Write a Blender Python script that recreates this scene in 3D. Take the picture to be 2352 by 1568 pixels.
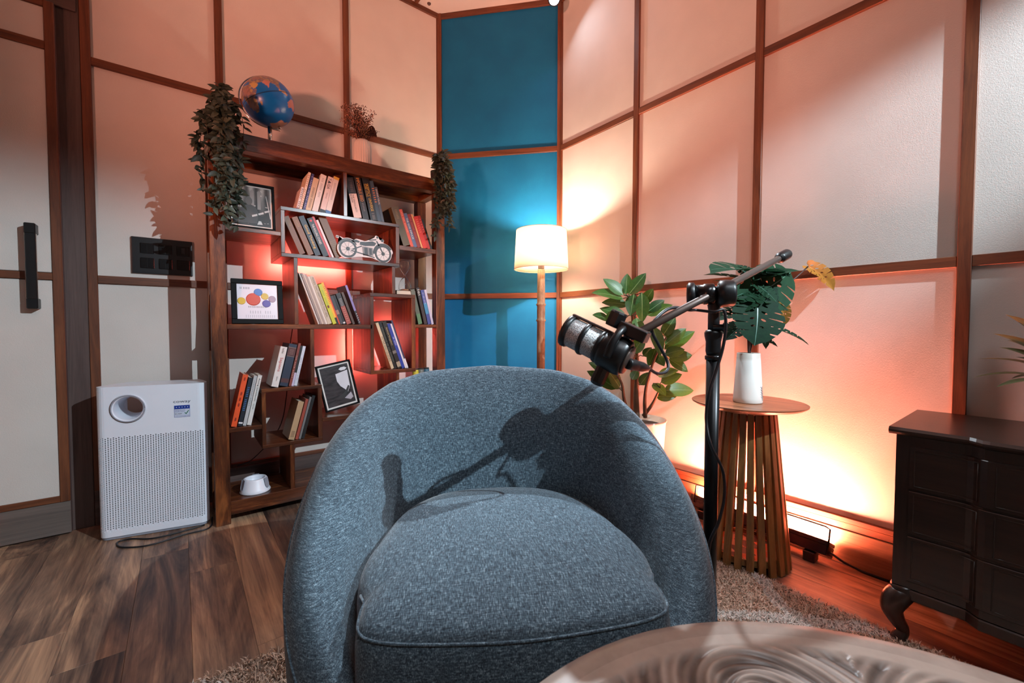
import bpy, bmesh, math, random
import numpy as np
from mathutils import Vector, Matrix

for o in list(bpy.data.objects):
    bpy.data.objects.remove(o, do_unlink=True)
scene = bpy.context.scene
COL = scene.collection
rng = random.Random(7)
PI = math.pi

# ------------------------------------------------------------------ camera
W, H = 2352, 1568
FPX, PITCH, ROLL, YAW = 976.765, 0.0339238, 0.0011304, 0.6618765
CAMZ = 0.90
_fw = Vector((math.sin(YAW)*math.cos(PITCH), math.cos(YAW)*math.cos(PITCH), -math.sin(PITCH)))
_rt0 = Vector((math.cos(YAW), -math.sin(YAW), 0))
_up0 = _rt0.cross(_fw)
_rt = _rt0*math.cos(ROLL) + _up0*math.sin(ROLL)
_up = -_rt0*math.sin(ROLL) + _up0*math.cos(ROLL)
CAM = Vector((0, 0, CAMZ))
cd = bpy.data.cameras.new('camera')
cd.sensor_width = 36.0
cd.lens = FPX*36.0/W
cd.clip_start = 0.02
cd.dof.use_dof = True
cd.dof.focus_distance = 1.9
cd.dof.aperture_fstop = 7.0
cam = bpy.data.objects.new('camera', cd)
m3 = Matrix((_rt, _up, -_fw)).transposed()
cam.matrix_world = Matrix.Translation(CAM) @ m3.to_4x4()
COL.objects.link(cam)
scene.camera = cam

# ------------------------------------------------------------------ world, exposure, studio lights, added fill
wd = bpy.data.worlds.new('world'); scene.world = wd; wd.use_nodes = True
bgn = wd.node_tree.nodes['Background']
bgn.inputs[0].default_value = (0.02, 0.018, 0.018, 1); bgn.inputs[1].default_value = 0.3
vs = scene.view_settings
vs.view_transform = 'Standard'; vs.look = 'None'; vs.gamma = 1.0; vs.use_curve_mapping = False
vs.exposure = 0.0


def spot(name, loc, target, energy, color, angle, blend, radius):
    l = bpy.data.lights.new(name, 'SPOT')
    l.energy = energy; l.color = color; l.spot_size = math.radians(angle)
    l.spot_blend = blend; l.shadow_soft_size = radius
    o = bpy.data.objects.new(name, l)
    d = Vector(target) - Vector(loc)
    o.location = loc; o.rotation_euler = d.to_track_quat('-Z', 'Y').to_euler()
    COL.objects.link(o)
    return o


# cool white studio key behind and right of the camera, below the ceiling
KL = Vector((1.60, -1.25, 2.45)); kaz, kdep = math.radians(-15), math.radians(30.0)
ks = spot('key_spot', KL, KL + Vector((math.sin(kaz)*math.cos(kdep), math.cos(kaz)*math.cos(kdep), -math.sin(kdep))), 500, (0.74, 0.90, 1.0), 90, 0.45, 0.012)
ks.rotation_euler = (ks.rotation_euler.to_matrix() @ Matrix.Rotation(math.radians(-13), 3, 'Z')).to_euler()
ks.scale = (0.82, 0.335, 1.0)      # barn doors: a wide, flat beam
# salmon coloured studio lamp standing to the left, washing the upper walls
spot('salmon_lamp', (-1.9, 0.35, 1.25), (1.80, 2.15, 2.55), 350, (1.0, 0.34, 0.22), 68, 0.85, 0.12)
# the ceiling spot of the far corner shines back into the room
CS = Vector((1.832, 1.938, 2.893))
spot('corner_spot', CS + (Vector((.45, .10, .50)) - CS).normalized()*.03, (0.45, 0.10, 0.50), 330, (0.80, 0.91, 1.0), 56, 0.7, 0.03)
# unseen soft fill added overhead to brighten the table and chair front
al = bpy.data.lights.new('added_fill', 'AREA'); al.shape = 'RECTANGLE'; al.size = .9; al.size_y = .6; al.energy = 16; al.spread = math.radians(110); al.color = (0.86, 0.93, 1.0)
ao = bpy.data.objects.new('added_fill', al); ao.location = (.35, -.75, 3.0)
ao.rotation_euler = (Vector((.5, .0, .4)) - Vector((.35, -.75, 3.0))).to_track_quat('-Z', 'Y').to_euler(); COL.objects.link(ao)


def ray(px, py):
    return _fw + _rt*((px - W/2)/FPX) - _up*((py - H/2)/FPX)


def ony(px, py, Y):
    d = ray(px, py); return CAM + d*(Y/d.y)


def onx(px, py, X):
    d = ray(px, py); return CAM + d*(X/d.x)


def onz(px, py, Z):
    d = ray(px, py); return CAM + d*((Z - CAMZ)/d.z)


def atd(px, py, D):
    return CAM + ray(px, py)*D


# ------------------------------------------------------------------ materials
MATS = {}


class NT:
    def __init__(s, name):
        s.m = bpy.data.materials.new(name); s.m.use_nodes = True
        s.t = s.m.node_tree; s.n = s.t.nodes; s.b = s.n['Principled BSDF']; s.out = s.n['Material Output']
        MATS[name] = s.m

    def add(s, typ, **kw):
        n = s.n.new(typ)
        for k, v in kw.items():
            setattr(n, k, v)
        return n

    def link(s, a, b):
        s.t.links.new(a, b)

    def val(s, sock, v):
        if hasattr(v, 'links') or hasattr(v, 'is_output'):
            s.link(v, sock)
        else:
            sock.default_value = v

    def math(s, op, a, b=None, c=None):
        n = s.add('ShaderNodeMath', operation=op)
        s.val(n.inputs[0], a)
        if b is not None:
            s.val(n.inputs[1], b)
        if c is not None:
            s.val(n.inputs[2], c)
        return n.outputs[0]

    def coords(s, scale=(1, 1, 1), kind='Object', rot=(0, 0, 0), rand=False):
        tc = s.add('ShaderNodeTexCoord'); mp = s.add('ShaderNodeMapping')
        mp.inputs['Scale'].default_value = scale; mp.inputs['Rotation'].default_value = rot
        src = tc.outputs[kind]
        if rand:
            oi = s.add('ShaderNodeObjectInfo'); va = s.add('ShaderNodeVectorMath', operation='MULTIPLY_ADD')
            s.link(oi.outputs['Random'], va.inputs[0]); va.inputs[1].default_value = (37, 53, 71); s.link(src, va.inputs[2])
            src = va.outputs[0]
        s.link(src, mp.inputs['Vector'])
        return mp.outputs[0]

    def noise(s, vec, scale, detail=4, rough=.55, dist=0.0):
        n = s.add('ShaderNodeTexNoise'); s.link(vec, n.inputs['Vector'])
        n.inputs['Scale'].default_value = scale; n.inputs['Detail'].default_value = detail
        n.inputs['Roughness'].default_value = rough; n.inputs['Distortion'].default_value = dist
        return n.outputs['Fac']

    def ramp(s, fac, stops, interp='LINEAR'):
        r = s.add('ShaderNodeValToRGB'); r.color_ramp.interpolation = interp
        e = r.color_ramp.elements
        while len(e) < len(stops):
            e.new(0.5)
        for i, (p, c) in enumerate(stops):
            e[i].position = p
            e[i].color = (c[0], c[1], c[2], 1) if not isinstance(c, (int, float)) else (c, c, c, 1)
        s.val(r.inputs[0], fac)
        return r.outputs[0]

    def mix(s, fac, a, b, typ='MIX'):
        n = s.add('ShaderNodeMix', data_type='RGBA', blend_type=typ)
        s.val(n.inputs[0], fac)
        for i, v in ((6, a), (7, b)):
            if isinstance(v, tuple):
                n.inputs[i].default_value = (v[0], v[1], v[2], 1)
            else:
                s.link(v, n.inputs[i])
        return n.outputs[2]

    def bump(s, hgt, strength=.3, dist=.002):
        n = s.add('ShaderNodeBump'); n.inputs['Strength'].default_value = strength; n.inputs['Distance'].default_value = dist
        s.link(hgt, n.inputs['Height']); s.link(n.outputs[0], s.b.inputs['Normal'])

    def base(s, c):
        if isinstance(c, tuple):
            s.b.inputs['Base Color'].default_value = (c[0], c[1], c[2], 1)
        else:
            s.link(c, s.b.inputs['Base Color'])

    def set(s, rough=.5, metal=0.0, spec=.5, **kw):
        s.val(s.b.inputs['Roughness'], rough); s.b.inputs['Metallic'].default_value = metal
        s.b.inputs['Specular IOR Level'].default_value = spec
        for k, v in kw.items():
            s.b.inputs[k].default_value = v


def sr(r, g, b):
    """sRGB 0-255 to linear"""
    f = lambda v: (v/255/12.92) if v/255 <= .04045 else ((v/255 + .055)/1.055)**2.4
    return (f(r), f(g), f(b))


def plain(name, col, rough=.5, metal=0.0, spec=.5, var=0.06, bump=0.0, bscale=200, **kw):
    if name in MATS:
        return MATS[name]
    n = NT(name)
    v = n.coords(rand=True)
    f = n.noise(v, 9, 3)
    c2 = tuple(max(0, x*(1 - 2*var)) for x in col); c3 = tuple(min(1, x*(1 + var)) for x in col)
    n.base(n.ramp(f, [(.3, c2), (.7, c3)]))
    n.set(rough, metal, spec, **kw)
    if bump:
        n.bump(n.noise(n.coords(), bscale, 2), bump, .001)
    return n.m


def wood(name, dark, mid, light, axis='x', rough=.4, stretch=14, scale=5.5, spec=.5, rand=True, coat=0.0, bump=.08):
    if name in MATS:
        return MATS[name]
    n = NT(name)
    sc = {'x': (1/stretch*4, 4, 4), 'y': (4, 1/stretch*4, 4), 'z': (4, 4, 1/stretch*4)}[axis]
    v = n.coords(sc, rand=rand)
    a = n.noise(v, scale, 6, .62, 1.2)
    fine = n.noise(v, scale*14, 3, .6, .2)
    f = n.math('ADD', n.math('MULTIPLY', a, .78), n.math('MULTIPLY', fine, .22))
    n.base(n.ramp(f, [(.34, dark), (.5, mid), (.66, light)]))
    n.set(rough, 0, spec, **({'Coat Weight': coat, 'Coat Roughness': .25} if coat else {}))
    n.bump(fine, bump, .001)
    return n.m


def emit(name, col, strength):
    n = NT(name)
    n.b.inputs['Base Color'].default_value = (*col, 1)
    n.b.inputs['Emission Color'].default_value = (*col, 1); n.b.inputs['Emission Strength'].default_value = strength
    return n.m


# ------------------------------------------------------------------ mesh helpers
WM = {}       # world matrices of things, by object name


def link(o, parent=None):
    COL.objects.link(o)
    if parent is not None:
        o.parent = parent
    return o


def tag(o, label=None, cat=None, group=None, kind=None):
    if label: o['label'] = label
    if cat: o['category'] = cat
    if group: o['group'] = group
    if kind: o['kind'] = kind
    return o


def thing(name, label, cat, loc=(0, 0, 0), rotz=0.0, group=None, mat=None, kind=None):
    o = bpy.data.objects.new(name, None); o.empty_display_size = .05
    M = mat if mat is not None else Matrix.Translation(Vector(loc)) @ Matrix.Rotation(rotz, 4, 'Z')
    o.matrix_world = M; COL.objects.link(o)
    WM[o.name] = M.copy()
    return tag(o, label, cat, group, kind)


def mesh(name, verts, faces, smooth=False):
    me = bpy.data.meshes.new(name)
    me.from_pydata([tuple(v) for v in verts], [], faces)
    me.update()
    if smooth:
        for p in me.polygons: p.use_smooth = True
    return me


def obj(name, me, mat=None, parent=None, world=False, smooth=None, recalc=True):
    """me: Mesh or BMesh.  world=True: coordinates are world, converted into the parent's space."""
    if isinstance(me, bmesh.types.BMesh):
        if recalc: bmesh.ops.recalc_face_normals(me, faces=me.faces[:])
        b = me; me = bpy.data.meshes.new(name); b.to_mesh(me); b.free()
    if smooth is not None:
        for p in me.polygons: p.use_smooth = smooth
    if mat is not None:
        me.materials.clear(); me.materials.append(MATS[mat] if isinstance(mat, str) else mat)
    if world and parent is not None:
        me.transform(WM[parent.name].inverted())
    o = bpy.data.objects.new(name, me)
    link(o, parent)
    WM[o.name] = (WM.get(parent.name, Matrix()) if parent is not None else Matrix()).copy()
    return o


def bbox(bm, x0, x1, y0, y1, z0, z1, bevel=0.0, seg=1, M=None):
    vs_ = [bm.verts.new(p) for p in ((x0, y0, z0), (x1, y0, z0), (x1, y1, z0), (x0, y1, z0), (x0, y0, z1), (x1, y0, z1), (x1, y1, z1), (x0, y1, z1))]
    fs = [bm.faces.new([vs_[i] for i in f]) for f in ((0, 3, 2, 1), (4, 5, 6, 7), (0, 1, 5, 4), (1, 2, 6, 5), (2, 3, 7, 6), (3, 0, 4, 7))]
    if bevel:
        es = list({e for f in fs for e in f.edges})
        r = bmesh.ops.bevel(bm, geom=es, offset=bevel, segments=seg, affect='EDGES', profile=.6)
        vs_ = list({v for f in r['faces'] for v in f.verts} | {v for v in vs_ if v.is_valid})
    if M is not None:
        bmesh.ops.transform(bm, matrix=M, verts=[v for v in vs_ if v.is_valid])
    return bm


def box(name, x0, x1, y0, y1, z0, z1, mat, parent=None, bevel=0.002, seg=1, world=True):
    bm = bmesh.new(); bbox(bm, x0, x1, y0, y1, z0, z1, bevel, seg)
    return obj(name, bm, mat, parent, world=world and parent is not None)


def lathe(bm, prof, n=32, M=None, cap=True):
    """prof: list of (r, z)"""
    rings = []
    for r, z in prof:
        if r < 1e-6:
            rings.append([bm.verts.new((0, 0, z))])
        else:
            rings.append([bm.verts.new((r*math.cos(2*PI*i/n), r*math.sin(2*PI*i/n), z)) for i in range(n)])
    for a, b in zip(rings, rings[1:]):
        for i in range(n):
            j = (i + 1) % n
            if len(a) == 1 and len(b) == 1: continue
            if len(a) == 1: bm.faces.new((a[0], b[j], b[i]))
            elif len(b) == 1: bm.faces.new((a[i], a[j], b[0]))
            else: bm.faces.new((a[i], a[j], b[j], b[i]))
    if cap:
        for r in (rings[0], rings[-1]):
            if len(r) > 2: bm.faces.new(r)
    vs_ = [v for r in rings for v in r]
    if M is not None:
        bmesh.ops.transform(bm, matrix=M, verts=vs_)
    return bm


def catmull(pts, sub=6):
    P = [Vector(p) for p in pts]
    P = [P[0]*2 - P[1]] + P + [P[-1]*2 - P[-2]]
    out = []
    for i in range(1, len(P) - 2):
        for k in range(sub):
            t = k/sub; t2 = t*t; t3 = t2*t
            out.append(.5*((2*P[i]) + (P[i+1] - P[i-1])*t + (2*P[i-1] - 5*P[i] + 4*P[i+1] - P[i+2])*t2 + (3*P[i] - P[i-1] - 3*P[i+1] + P[i+2])*t3))
    out.append(P[-2])
    return out


def tube(bm, pts, rad, n=10, cap=True):
    """rad: number or list"""
    P = [Vector(p) for p in pts]
    R = [rad]*len(P) if isinstance(rad, (int, float)) else list(rad)
    rings = []; ref = None
    for i, p in enumerate(P):
        t = (P[min(i+1, len(P)-1)] - P[max(i-1, 0)]).normalized()
        if ref is None:
            ref = Vector((0, 0, 1)) if abs(t.z) < .9 else Vector((1, 0, 0))
        a = (ref - t*ref.dot(t)).normalized(); ref = a; b = t.cross(a)
        rings.append([bm.verts.new(p + (a*math.cos(2*PI*k/n) + b*math.sin(2*PI*k/n))*R[i]) for k in range(n)])
    for a, b in zip(rings, rings[1:]):
        for k in range(n):
            bm.faces.new((a[k], a[(k+1) % n], b[(k+1) % n], b[k]))
    if cap:
        bm.faces.new(rings[0]); bm.faces.new(rings[-1])
    return bm


def tubeobj(name, pts, rad, mat, parent=None, n=10, world=True):
    bm = bmesh.new(); tube(bm, pts, rad, n)
    return obj(name, bm, mat, parent, world=world and parent is not None, smooth=True)


def frame(base, xdir, zdir):
    """matrix with local Y = xdir (length axis), local Z close to zdir"""
    y = Vector(xdir).normalized(); z = Vector(zdir); z = (z - y*z.dot(y)).normalized(); x = y.cross(z)
    M = Matrix((x, y, z)).transposed().to_4x4(); M.translation = Vector(base)
    return M


def axis_frame(base, zdir, xref=(1, 0, 0)):
    z = Vector(zdir).normalized(); x = Vector(xref); x = (x - z*x.dot(z)).normalized(); y = z.cross(x)
    M = Matrix((x, y, z)).transposed().to_4x4(); M.translation = Vector(base)
    return M


TEXTS = []


def marks(*counts):
    """small print too fine to read: groups of plain strokes"""
    return ' '.join('|'*c for c in counts)


def text(s, parent, M, length, height, mat, name='lettering', fit='both'):
    """text lying in the XY plane of M (centre at its origin), scaled to fit length x height"""
    TEXTS.append((s, parent, M, length, height, mat, name, fit))


def flush_texts():
    tmp = []; cache = {}
    for s, *_ in TEXTS:
        if s in cache: continue
        cu = bpy.data.curves.new('t', 'FONT'); cu.body = s; cu.align_x = 'CENTER'; cu.align_y = 'CENTER'; cu.resolution_u = 2
        o = bpy.data.objects.new('t', cu); COL.objects.link(o); cache[s] = o; tmp.append(o)
    bpy.context.view_layer.update()
    dg = bpy.context.evaluated_depsgraph_get()
    base = {s: bpy.data.meshes.new_from_object(o.evaluated_get(dg)) for s, o in cache.items()}
    for s, parent, M, length, height, mat, name, fit in TEXTS:
        me = base[s].copy(); co = np.empty(len(me.vertices)*3); me.vertices.foreach_get('co', co); co = co.reshape(-1, 3)
        lo, hi = co.min(0), co.max(0); sz = hi - lo
        kx, ky = length/sz[0], height/sz[1]
        if fit == 'keep': kx = ky = min(kx, ky)
        co -= (lo + hi)/2; co[:, 0] *= kx; co[:, 1] *= ky
        me.vertices.foreach_set('co', co.ravel()); me.transform(M); me.update(); me.name = name
        obj(name, me, mat, parent)
    for o in tmp:
        c = o.data; bpy.data.objects.remove(o, do_unlink=True); bpy.data.curves.remove(c)
    for m in base.values(): bpy.data.meshes.remove(m)
# ------------------------------------------------------------------ shared materials
def make_materials():
    # stippled off-white wall board
    n = NT('wall_board')
    v = n.coords()
    f = n.noise(v, 3, 3); n.base(n.ramp(f, [(.3, sr(206, 197, 190)), (.7, sr(216, 207, 200))]))
    n.set(.85, 0, .2)
    h = n.math('ADD', n.noise(v, 430, 2, .6), n.math('MULTIPLY', n.noise(v, 210, 2), .5))
    n.bump(h, .24, .0025)
    n = NT('blue_board')
    v = n.coords(); f = n.noise(v, 4, 4); n.base(n.ramp(f, [(.3, sr(3, 98, 146)), (.7, sr(6, 110, 160))]))
    n.set(.7, 0, .3); n.bump(n.noise(v, 260, 2), .3, .002)
    for ax in 'xyz':
        wood('trim_'+ax, sr(70, 36, 20), sr(100, 54, 30), sr(124, 70, 40), ax, .5, 16, 6)
        wood('shelf_'+ax, sr(34, 16, 10), sr(82, 42, 22), sr(138, 80, 42), ax, .3, 9, 4.2, coat=.25, rand=False)
        wood('jamb_'+ax, sr(66, 50, 48), sr(82, 64, 60), sr(96, 76, 70), ax, .6, 30, 9)
        wood('dresser_'+ax, sr(28, 18, 15), sr(40, 25, 20), sr(50, 32, 25), ax, .32, 18, 6, coat=.2)
        wood('oak_'+ax, sr(92, 62, 30), sr(128, 88, 46), sr(150, 108, 62), ax, .42, 14, 6)
    wood('baseboard_wood', sr(92, 60, 42), sr(120, 80, 56), sr(140, 96, 70), 'y', .5, 26, 8)
    wood('kick_wood', sr(84, 74, 70), sr(100, 88, 82), sr(114, 100, 94), 'x', .6, 30, 9)
    wood('table_wood', sr(104, 64, 40), sr(140, 88, 58), sr(160, 106, 74), 'y', .34, 14, 5)
    # laminate planks, each with its own figure
    n = NT('plank')
    v = n.coords((4.2, .42, 1), rand=True)
    big = n.noise(v, 2.0, 5, .6, 2.2)
    v2 = n.coords((34, 1.0, 1), rand=True)
    fine = n.noise(v2, 3.2, 6, .65, 1.0)
    oi = n.add('ShaderNodeObjectInfo')
    f = n.math('ADD', n.math('ADD', n.math('MULTIPLY', big, .74), n.math('MULTIPLY', fine, .26)), n.math('MULTIPLY', n.math('SUBTRACT', oi.outputs['Random'], .5), .13))
    n.base(n.ramp(f, [(.34, sr(56, 41, 36)), (.44, sr(100, 76, 63)), (.53, sr(134, 104, 84)), (.61, sr(170, 134, 106)), (.70, sr(196, 160, 126))]))
    n.set(.42, 0, .45); n.bump(fine, .06, .001)
    # tweed upholstery
    def tweed(name, sa, sb_):
        n = NT(name)
        a = n.noise(n.coords(sa), 1, 2, .5); b = n.noise(n.coords(sb_), 1, 2, .5); c = n.noise(n.coords(), 14, 3)
        big = n.noise(n.coords(), 620, 2, .6)
        f = n.math('ADD', n.math('MULTIPLY', a, .50), n.math('ADD', n.math('MULTIPLY', b, .38), n.math('MULTIPLY', big, .12)))
        col = n.ramp(f, [(.37, sr(32, 40, 48)), (.48, sr(66, 81, 92)), (.56, sr(94, 114, 126)), (.67, sr(158, 178, 188))])
        n.base(n.mix(n.math('MULTIPLY', c, .25), col, sr(54, 66, 76)))
        n.set(.9, 0, .25, **{'Sheen Weight': .25, 'Sheen Roughness': .4}); n.bump(f, .5, .0012)
    tweed('tweed', (720, 720, 88), (88, 88, 720)); tweed('tweed_seat', (720, 88, 350), (88, 720, 350))
    # rug pile with pale lattice lines
    n = NT('rug_pile')
    tc = n.add('ShaderNodeTexCoord'); sep = n.add('ShaderNodeSeparateXYZ'); n.link(tc.outputs['Object'], sep.inputs[0])
    wob = n.math('MULTIPLY', n.math('SUBTRACT', n.noise(n.coords(), 7, 2), .5), .10)
    u = n.math('ADD', n.math('ADD', sep.outputs[0], sep.outputs[1]), wob); w = n.math('ADD', n.math('SUBTRACT', sep.outputs[0], sep.outputs[1]), wob)
    def line(q, off):
        return n.math('LESS_THAN', n.math('ABSOLUTE', n.math('SUBTRACT', n.math('FRACT', n.math('ADD', n.math('DIVIDE', q, .62), off)), .5)), .055)
    lm = n.math('MAXIMUM', line(u, .08), line(w, .33))
    nz = n.noise(n.coords(), 60, 3)
    tan = n.ramp(nz, [(.3, sr(176, 150, 132)), (.7, sr(216, 190, 170))]); wh = n.ramp(nz, [(.3, sr(206, 196, 188)), (.7, sr(230, 222, 214))])
    n.base(n.mix(lm, tan, wh)); n.set(.95, 0, .1)
    plain('rug_base', sr(120, 104, 92), .95, bump=.5)
    # metals, plastics, paper
    plain('black_plastic', sr(17, 17, 19), .38, bump=.05)
    plain('black_gloss', sr(12, 12, 14), .22)
    plain('black_metal', sr(20, 20, 22), .32, .6)
    plain('boom_metal', sr(88, 74, 68), .45, .5)
    plain('grille_metal', sr(92, 92, 94), .4, .7)
    plain('chrome', sr(220, 215, 210), .12, 1.0, var=.01)
    plain('switch_black', sr(30, 30, 32), .3)
    plain('white_plastic', sr(234, 237, 247), .35, var=.01)
    plain('grey_plastic', sr(150, 152, 164), .4, var=.02)
    plain('dark_inside', sr(14, 14, 18), .8)
    plain('paper', sr(222, 208, 188), .9, var=.1, bump=.2)
    plain('mat_board', sr(226, 220, 214), .8, var=.01)
    plain('frame_black', sr(11, 10, 11), .55, spec=.12)
    plain('ceramic_white', sr(226, 216, 208), .45, var=.02)
    plain('terracotta_dark', sr(46, 40, 38), .7)
    plain('bark', sr(108, 84, 66), .85, var=.25, bump=.5, bscale=90)
    plain('rubber_cable', sr(20, 20, 24), .45)
    n = NT('glass'); n.base((1, 1, 1)); n.set(.02, 0, .5, **{'Transmission Weight': 1.0, 'IOR': 1.45})
    plain('sand', sr(214, 160, 120), .9)
    # leaves
    def leafmat(name, d, l, rough=.35, trans=.25, spec=.5):
        n = NT(name)
        v = n.coords(rand=True); f = n.noise(v, 14, 4)
        oi = n.add('ShaderNodeObjectInfo')
        f = n.math('ADD', n.math('MULTIPLY', f, .6), n.math('MULTIPLY', oi.outputs['Random'], .4))
        n.base(n.ramp(f, [(.25, d), (.75, l)])); n.set(rough, 0, spec)
        tr = n.add('ShaderNodeBsdfTranslucent'); tr.inputs[0].default_value = (*[min(1, x*1.8) for x in l], 1)
        ms = n.add('ShaderNodeMixShader'); ms.inputs[0].default_value = trans
        n.link(n.b.outputs[0], ms.inputs[1]); n.link(tr.outputs[0], ms.inputs[2]); n.link(ms.outputs[0], n.out.inputs[0])
    leafmat('ficus_leaf', sr(24, 58, 20), sr(62, 106, 38), .4, .16)
    leafmat('monstera_leaf', sr(10, 34, 24), sr(26, 60, 38), .7, .12, spec=.15)
    leafmat('monstera_olive', sr(58, 78, 34), sr(104, 116, 56), .5, .12)
    leafmat('ivy_leaf', sr(32, 42, 34), sr(78, 88, 72), .5, .12)
    leafmat('calathea_leaf', sr(46, 66, 44), sr(92, 92, 60), .35, .25)
    plain('leaf_rib', sr(120, 150, 96), .4); plain('monstera_rib', sr(88, 132, 116), .4)
    plain('stem_green', sr(62, 62, 36), .5); plain('stem_dark', sr(52, 34, 30), .5)
    plain('dried_brown', sr(118, 78, 54), .9, var=.3); plain('dried_dark', sr(70, 42, 34), .9, var=.3); plain('dried_pink', sr(176, 120, 100), .9)
    # lamps
    # lamp shade: woven cloth that lets light through
    n = NT('shade_cloth'); n.base(sr(248, 236, 214)); n.set(.9, 0, .1)
    tr = n.add('ShaderNodeBsdfTranslucent'); tr.inputs[0].default_value = (*sr(252, 242, 226), 1)
    ms = n.add('ShaderNodeMixShader'); ms.inputs[0].default_value = .55
    n.link(n.b.outputs[0], ms.inputs[1]); n.link(tr.outputs[0], ms.inputs[2]); n.link(ms.outputs[0], n.out.inputs[0])
    n.bump(n.noise(n.coords((1, 1, 1)), 500, 2), .15, .0006)
    emit('bulb_glow', (1.0, .78, .5), 90)
    emit('led_bar_glow', (1.0, .27, .16), 1100)
    emit('led_strip_red', (1.0, .11, .085), 230)
    emit('spot_glow', (.75, .88, 1.0), 400)
    wood('lamp_post', sr(84, 68, 52), sr(128, 106, 82), sr(160, 138, 110), 'z', .7, 5, 7, rand=False)


make_materials()
# ------------------------------------------------------------------ the room
XR, YL, ZC = 1.992, 2.662, 3.031
ZA, ZB = 2.07, 1.112          # rail heights
XB, YB = -2.3, -2.5           # walls behind the camera
TP = 0.012                    # trim proud of the board
SKIRT = 0.162


def struct(name, label=None):
    o = bpy.data.objects.new(name, None); COL.objects.link(o); o['kind'] = 'structure'
    WM[o.name] = Matrix()
    if label: o['label'] = label
    return o


floor = box('floor', XB-.1, XR+.1, YB-.1, YL+.1, -.06, -.012, 'dark_inside', None, 0)
floor['kind'] = 'structure'; floor['label'] = 'brown laminate plank floor'; WM['floor'] = Matrix()
PW, PL = .1455, 1.21
pl_me = bmesh.new(); bbox(pl_me, .0002, PW-.0002, .0003, PL-.0003, -.012, 0, .0007)
pl_mesh = bpy.data.meshes.new('plank'); bmesh.ops.recalc_face_normals(pl_me, faces=pl_me.faces[:]); pl_me.to_mesh(pl_mesh); pl_me.free(); pl_mesh.materials.append(MATS['plank'])
k = 0
x = .008 - PW*16
while x < XR + .02:
    off = [.57, .0, .83, .31, .12, .66][k % 6]*PL
    y = 1.776 - PL*5 + off
    while y < YL:
        if y + PL > YB and x + PW > XB:
            o = bpy.data.objects.new('plank', pl_mesh); o.location = (x, y, 0); link(o, floor)
            if y + PL > YL:   # cut at the wall
                o.scale.y = max(.05, (YL - y)/PL)
        y += PL
    x += PW; k += 1

ceiling = box('ceiling', XB-.1, XR+.1, YB-.1, YL+.1, ZC, ZC+.08, 'wall_board', None, 0)
ceiling['kind'] = 'structure'; ceiling['label'] = 'off-white ceiling with timber battens'; WM['ceiling'] = Matrix()
for xx in (-1.36, -.05, 1.26):
    box('batten', xx-.012, xx+.012, YB, YL-.02, ZC-.012, ZC+.001, 'trim_y', ceiling)
for xx in (1.20, 1.335):
    bm = bmesh.new(); lathe(bm, [(0, -.012), (.008, -.010), (.012, -.004), (.012, .002)], 14, Matrix.Translation((xx, YL-.055, ZC)))
    obj('screw_cap', bm, 'jamb_x', ceiling, smooth=True)


def wall_panels(parent, along, coord, inward, edges, zlev, board, x_is_along=True, pw=.033):
    """boards, rails and posts on one wall. edges = post centres; zlev = rail centres (with floor skirting and ceiling)"""
    def bx(name, a0, a1, z0, z1, d0, d1, mat):
        lo, hi = sorted((coord + inward*d0, coord + inward*d1))
        if x_is_along: box(name, a0, a1, lo, hi, z0, z1, mat, parent, .0015)
        else: box(name, lo, hi, a0, a1, z0, z1, mat, parent, .0015)
    ax = 'x' if x_is_along else 'y'
    zs = [SKIRT] + list(zlev) + [ZC]
    for a0, a1 in zip(edges, edges[1:]):
        for z0, z1 in zip(zs, zs[1:]):
            bx('panel', a0 + .004, a1 - .004, z0 + .003, z1 - .003, -.02, 0, board)
        for z in zlev:
            bx('rail', a0 + pw/2, a1 - pw/2, z - .0175, z + .0175, -.01, TP, 'trim_'+ax)
        bx('rail', a0 + pw/2, a1 - pw/2, ZC - .032, ZC, -.01, TP, 'trim_'+ax)
        bx('rail', a0 + pw/2, a1 - pw/2, SKIRT - .002, SKIRT + .017, -.01, TP + .004, 'trim_'+ax)
    for a in edges:
        bx('post', a - pw/2, a + pw/2, 0.0, ZC, -.01, TP + .001, 'trim_z')


# left wall (behind the bookcase)
wl = box('wall_left', XB, 1.43, YL+.012, YL+.10, 0, ZC, 'jamb_x', None, 0); wl['kind'] = 'structure'; wl['label'] = 'off-white panelled wall with brown timber grid behind the bookcase'
WM['wall_left'] = Matrix()
wall_panels(wl, 'x', YL, -1, [-.305, .18, .811, 1.4365], [ZB, ZA], 'wall_board')
box('jamb', -.40, -.3225, YL-.012, YL+.02, 0, ZC, 'jamb_z', wl)
# right wall
wr = box('wall_right', XR+.012, XR+.10, YB, 2.06, 0, ZC, 'jamb_y', None, 0); wr['kind'] = 'structure'; wr['label'] = 'off-white panelled wall with brown timber grid behind the side table'
WM['wall_right'] = Matrix()
wall_panels(wr, 'y', XR, -1, [-2.318, -1.691, -1.064, -.437, .1905, .819, 1.446, 2.044], [ZB, ZA], 'wall_board', False)
bb = box('baseboard_right', XR-.018, XR+.005, YB, 2.05, 0, SKIRT-.03, 'baseboard_wood', None, .002); bb['kind'] = 'structure'; bb['label'] = 'brown timber skirting board under the right wall'
bb = box('baseboard_right_cap', XR-.014, XR+.005, YB, 2.05, SKIRT-.029, SKIRT-.002, 'trim_y', None, .002); bb['kind'] = 'structure'; bb.name = 'trim_1'; bb['label'] = 'timber strip capping the skirting board'
bb = box('baseboard_left', -.32, 1.43, YL-.018, YL+.005, 0, SKIRT-.003, 'jamb_x', None, .002); bb['kind'] = 'structure'; bb['label'] = 'dark skirting board behind the bookcase'
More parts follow.
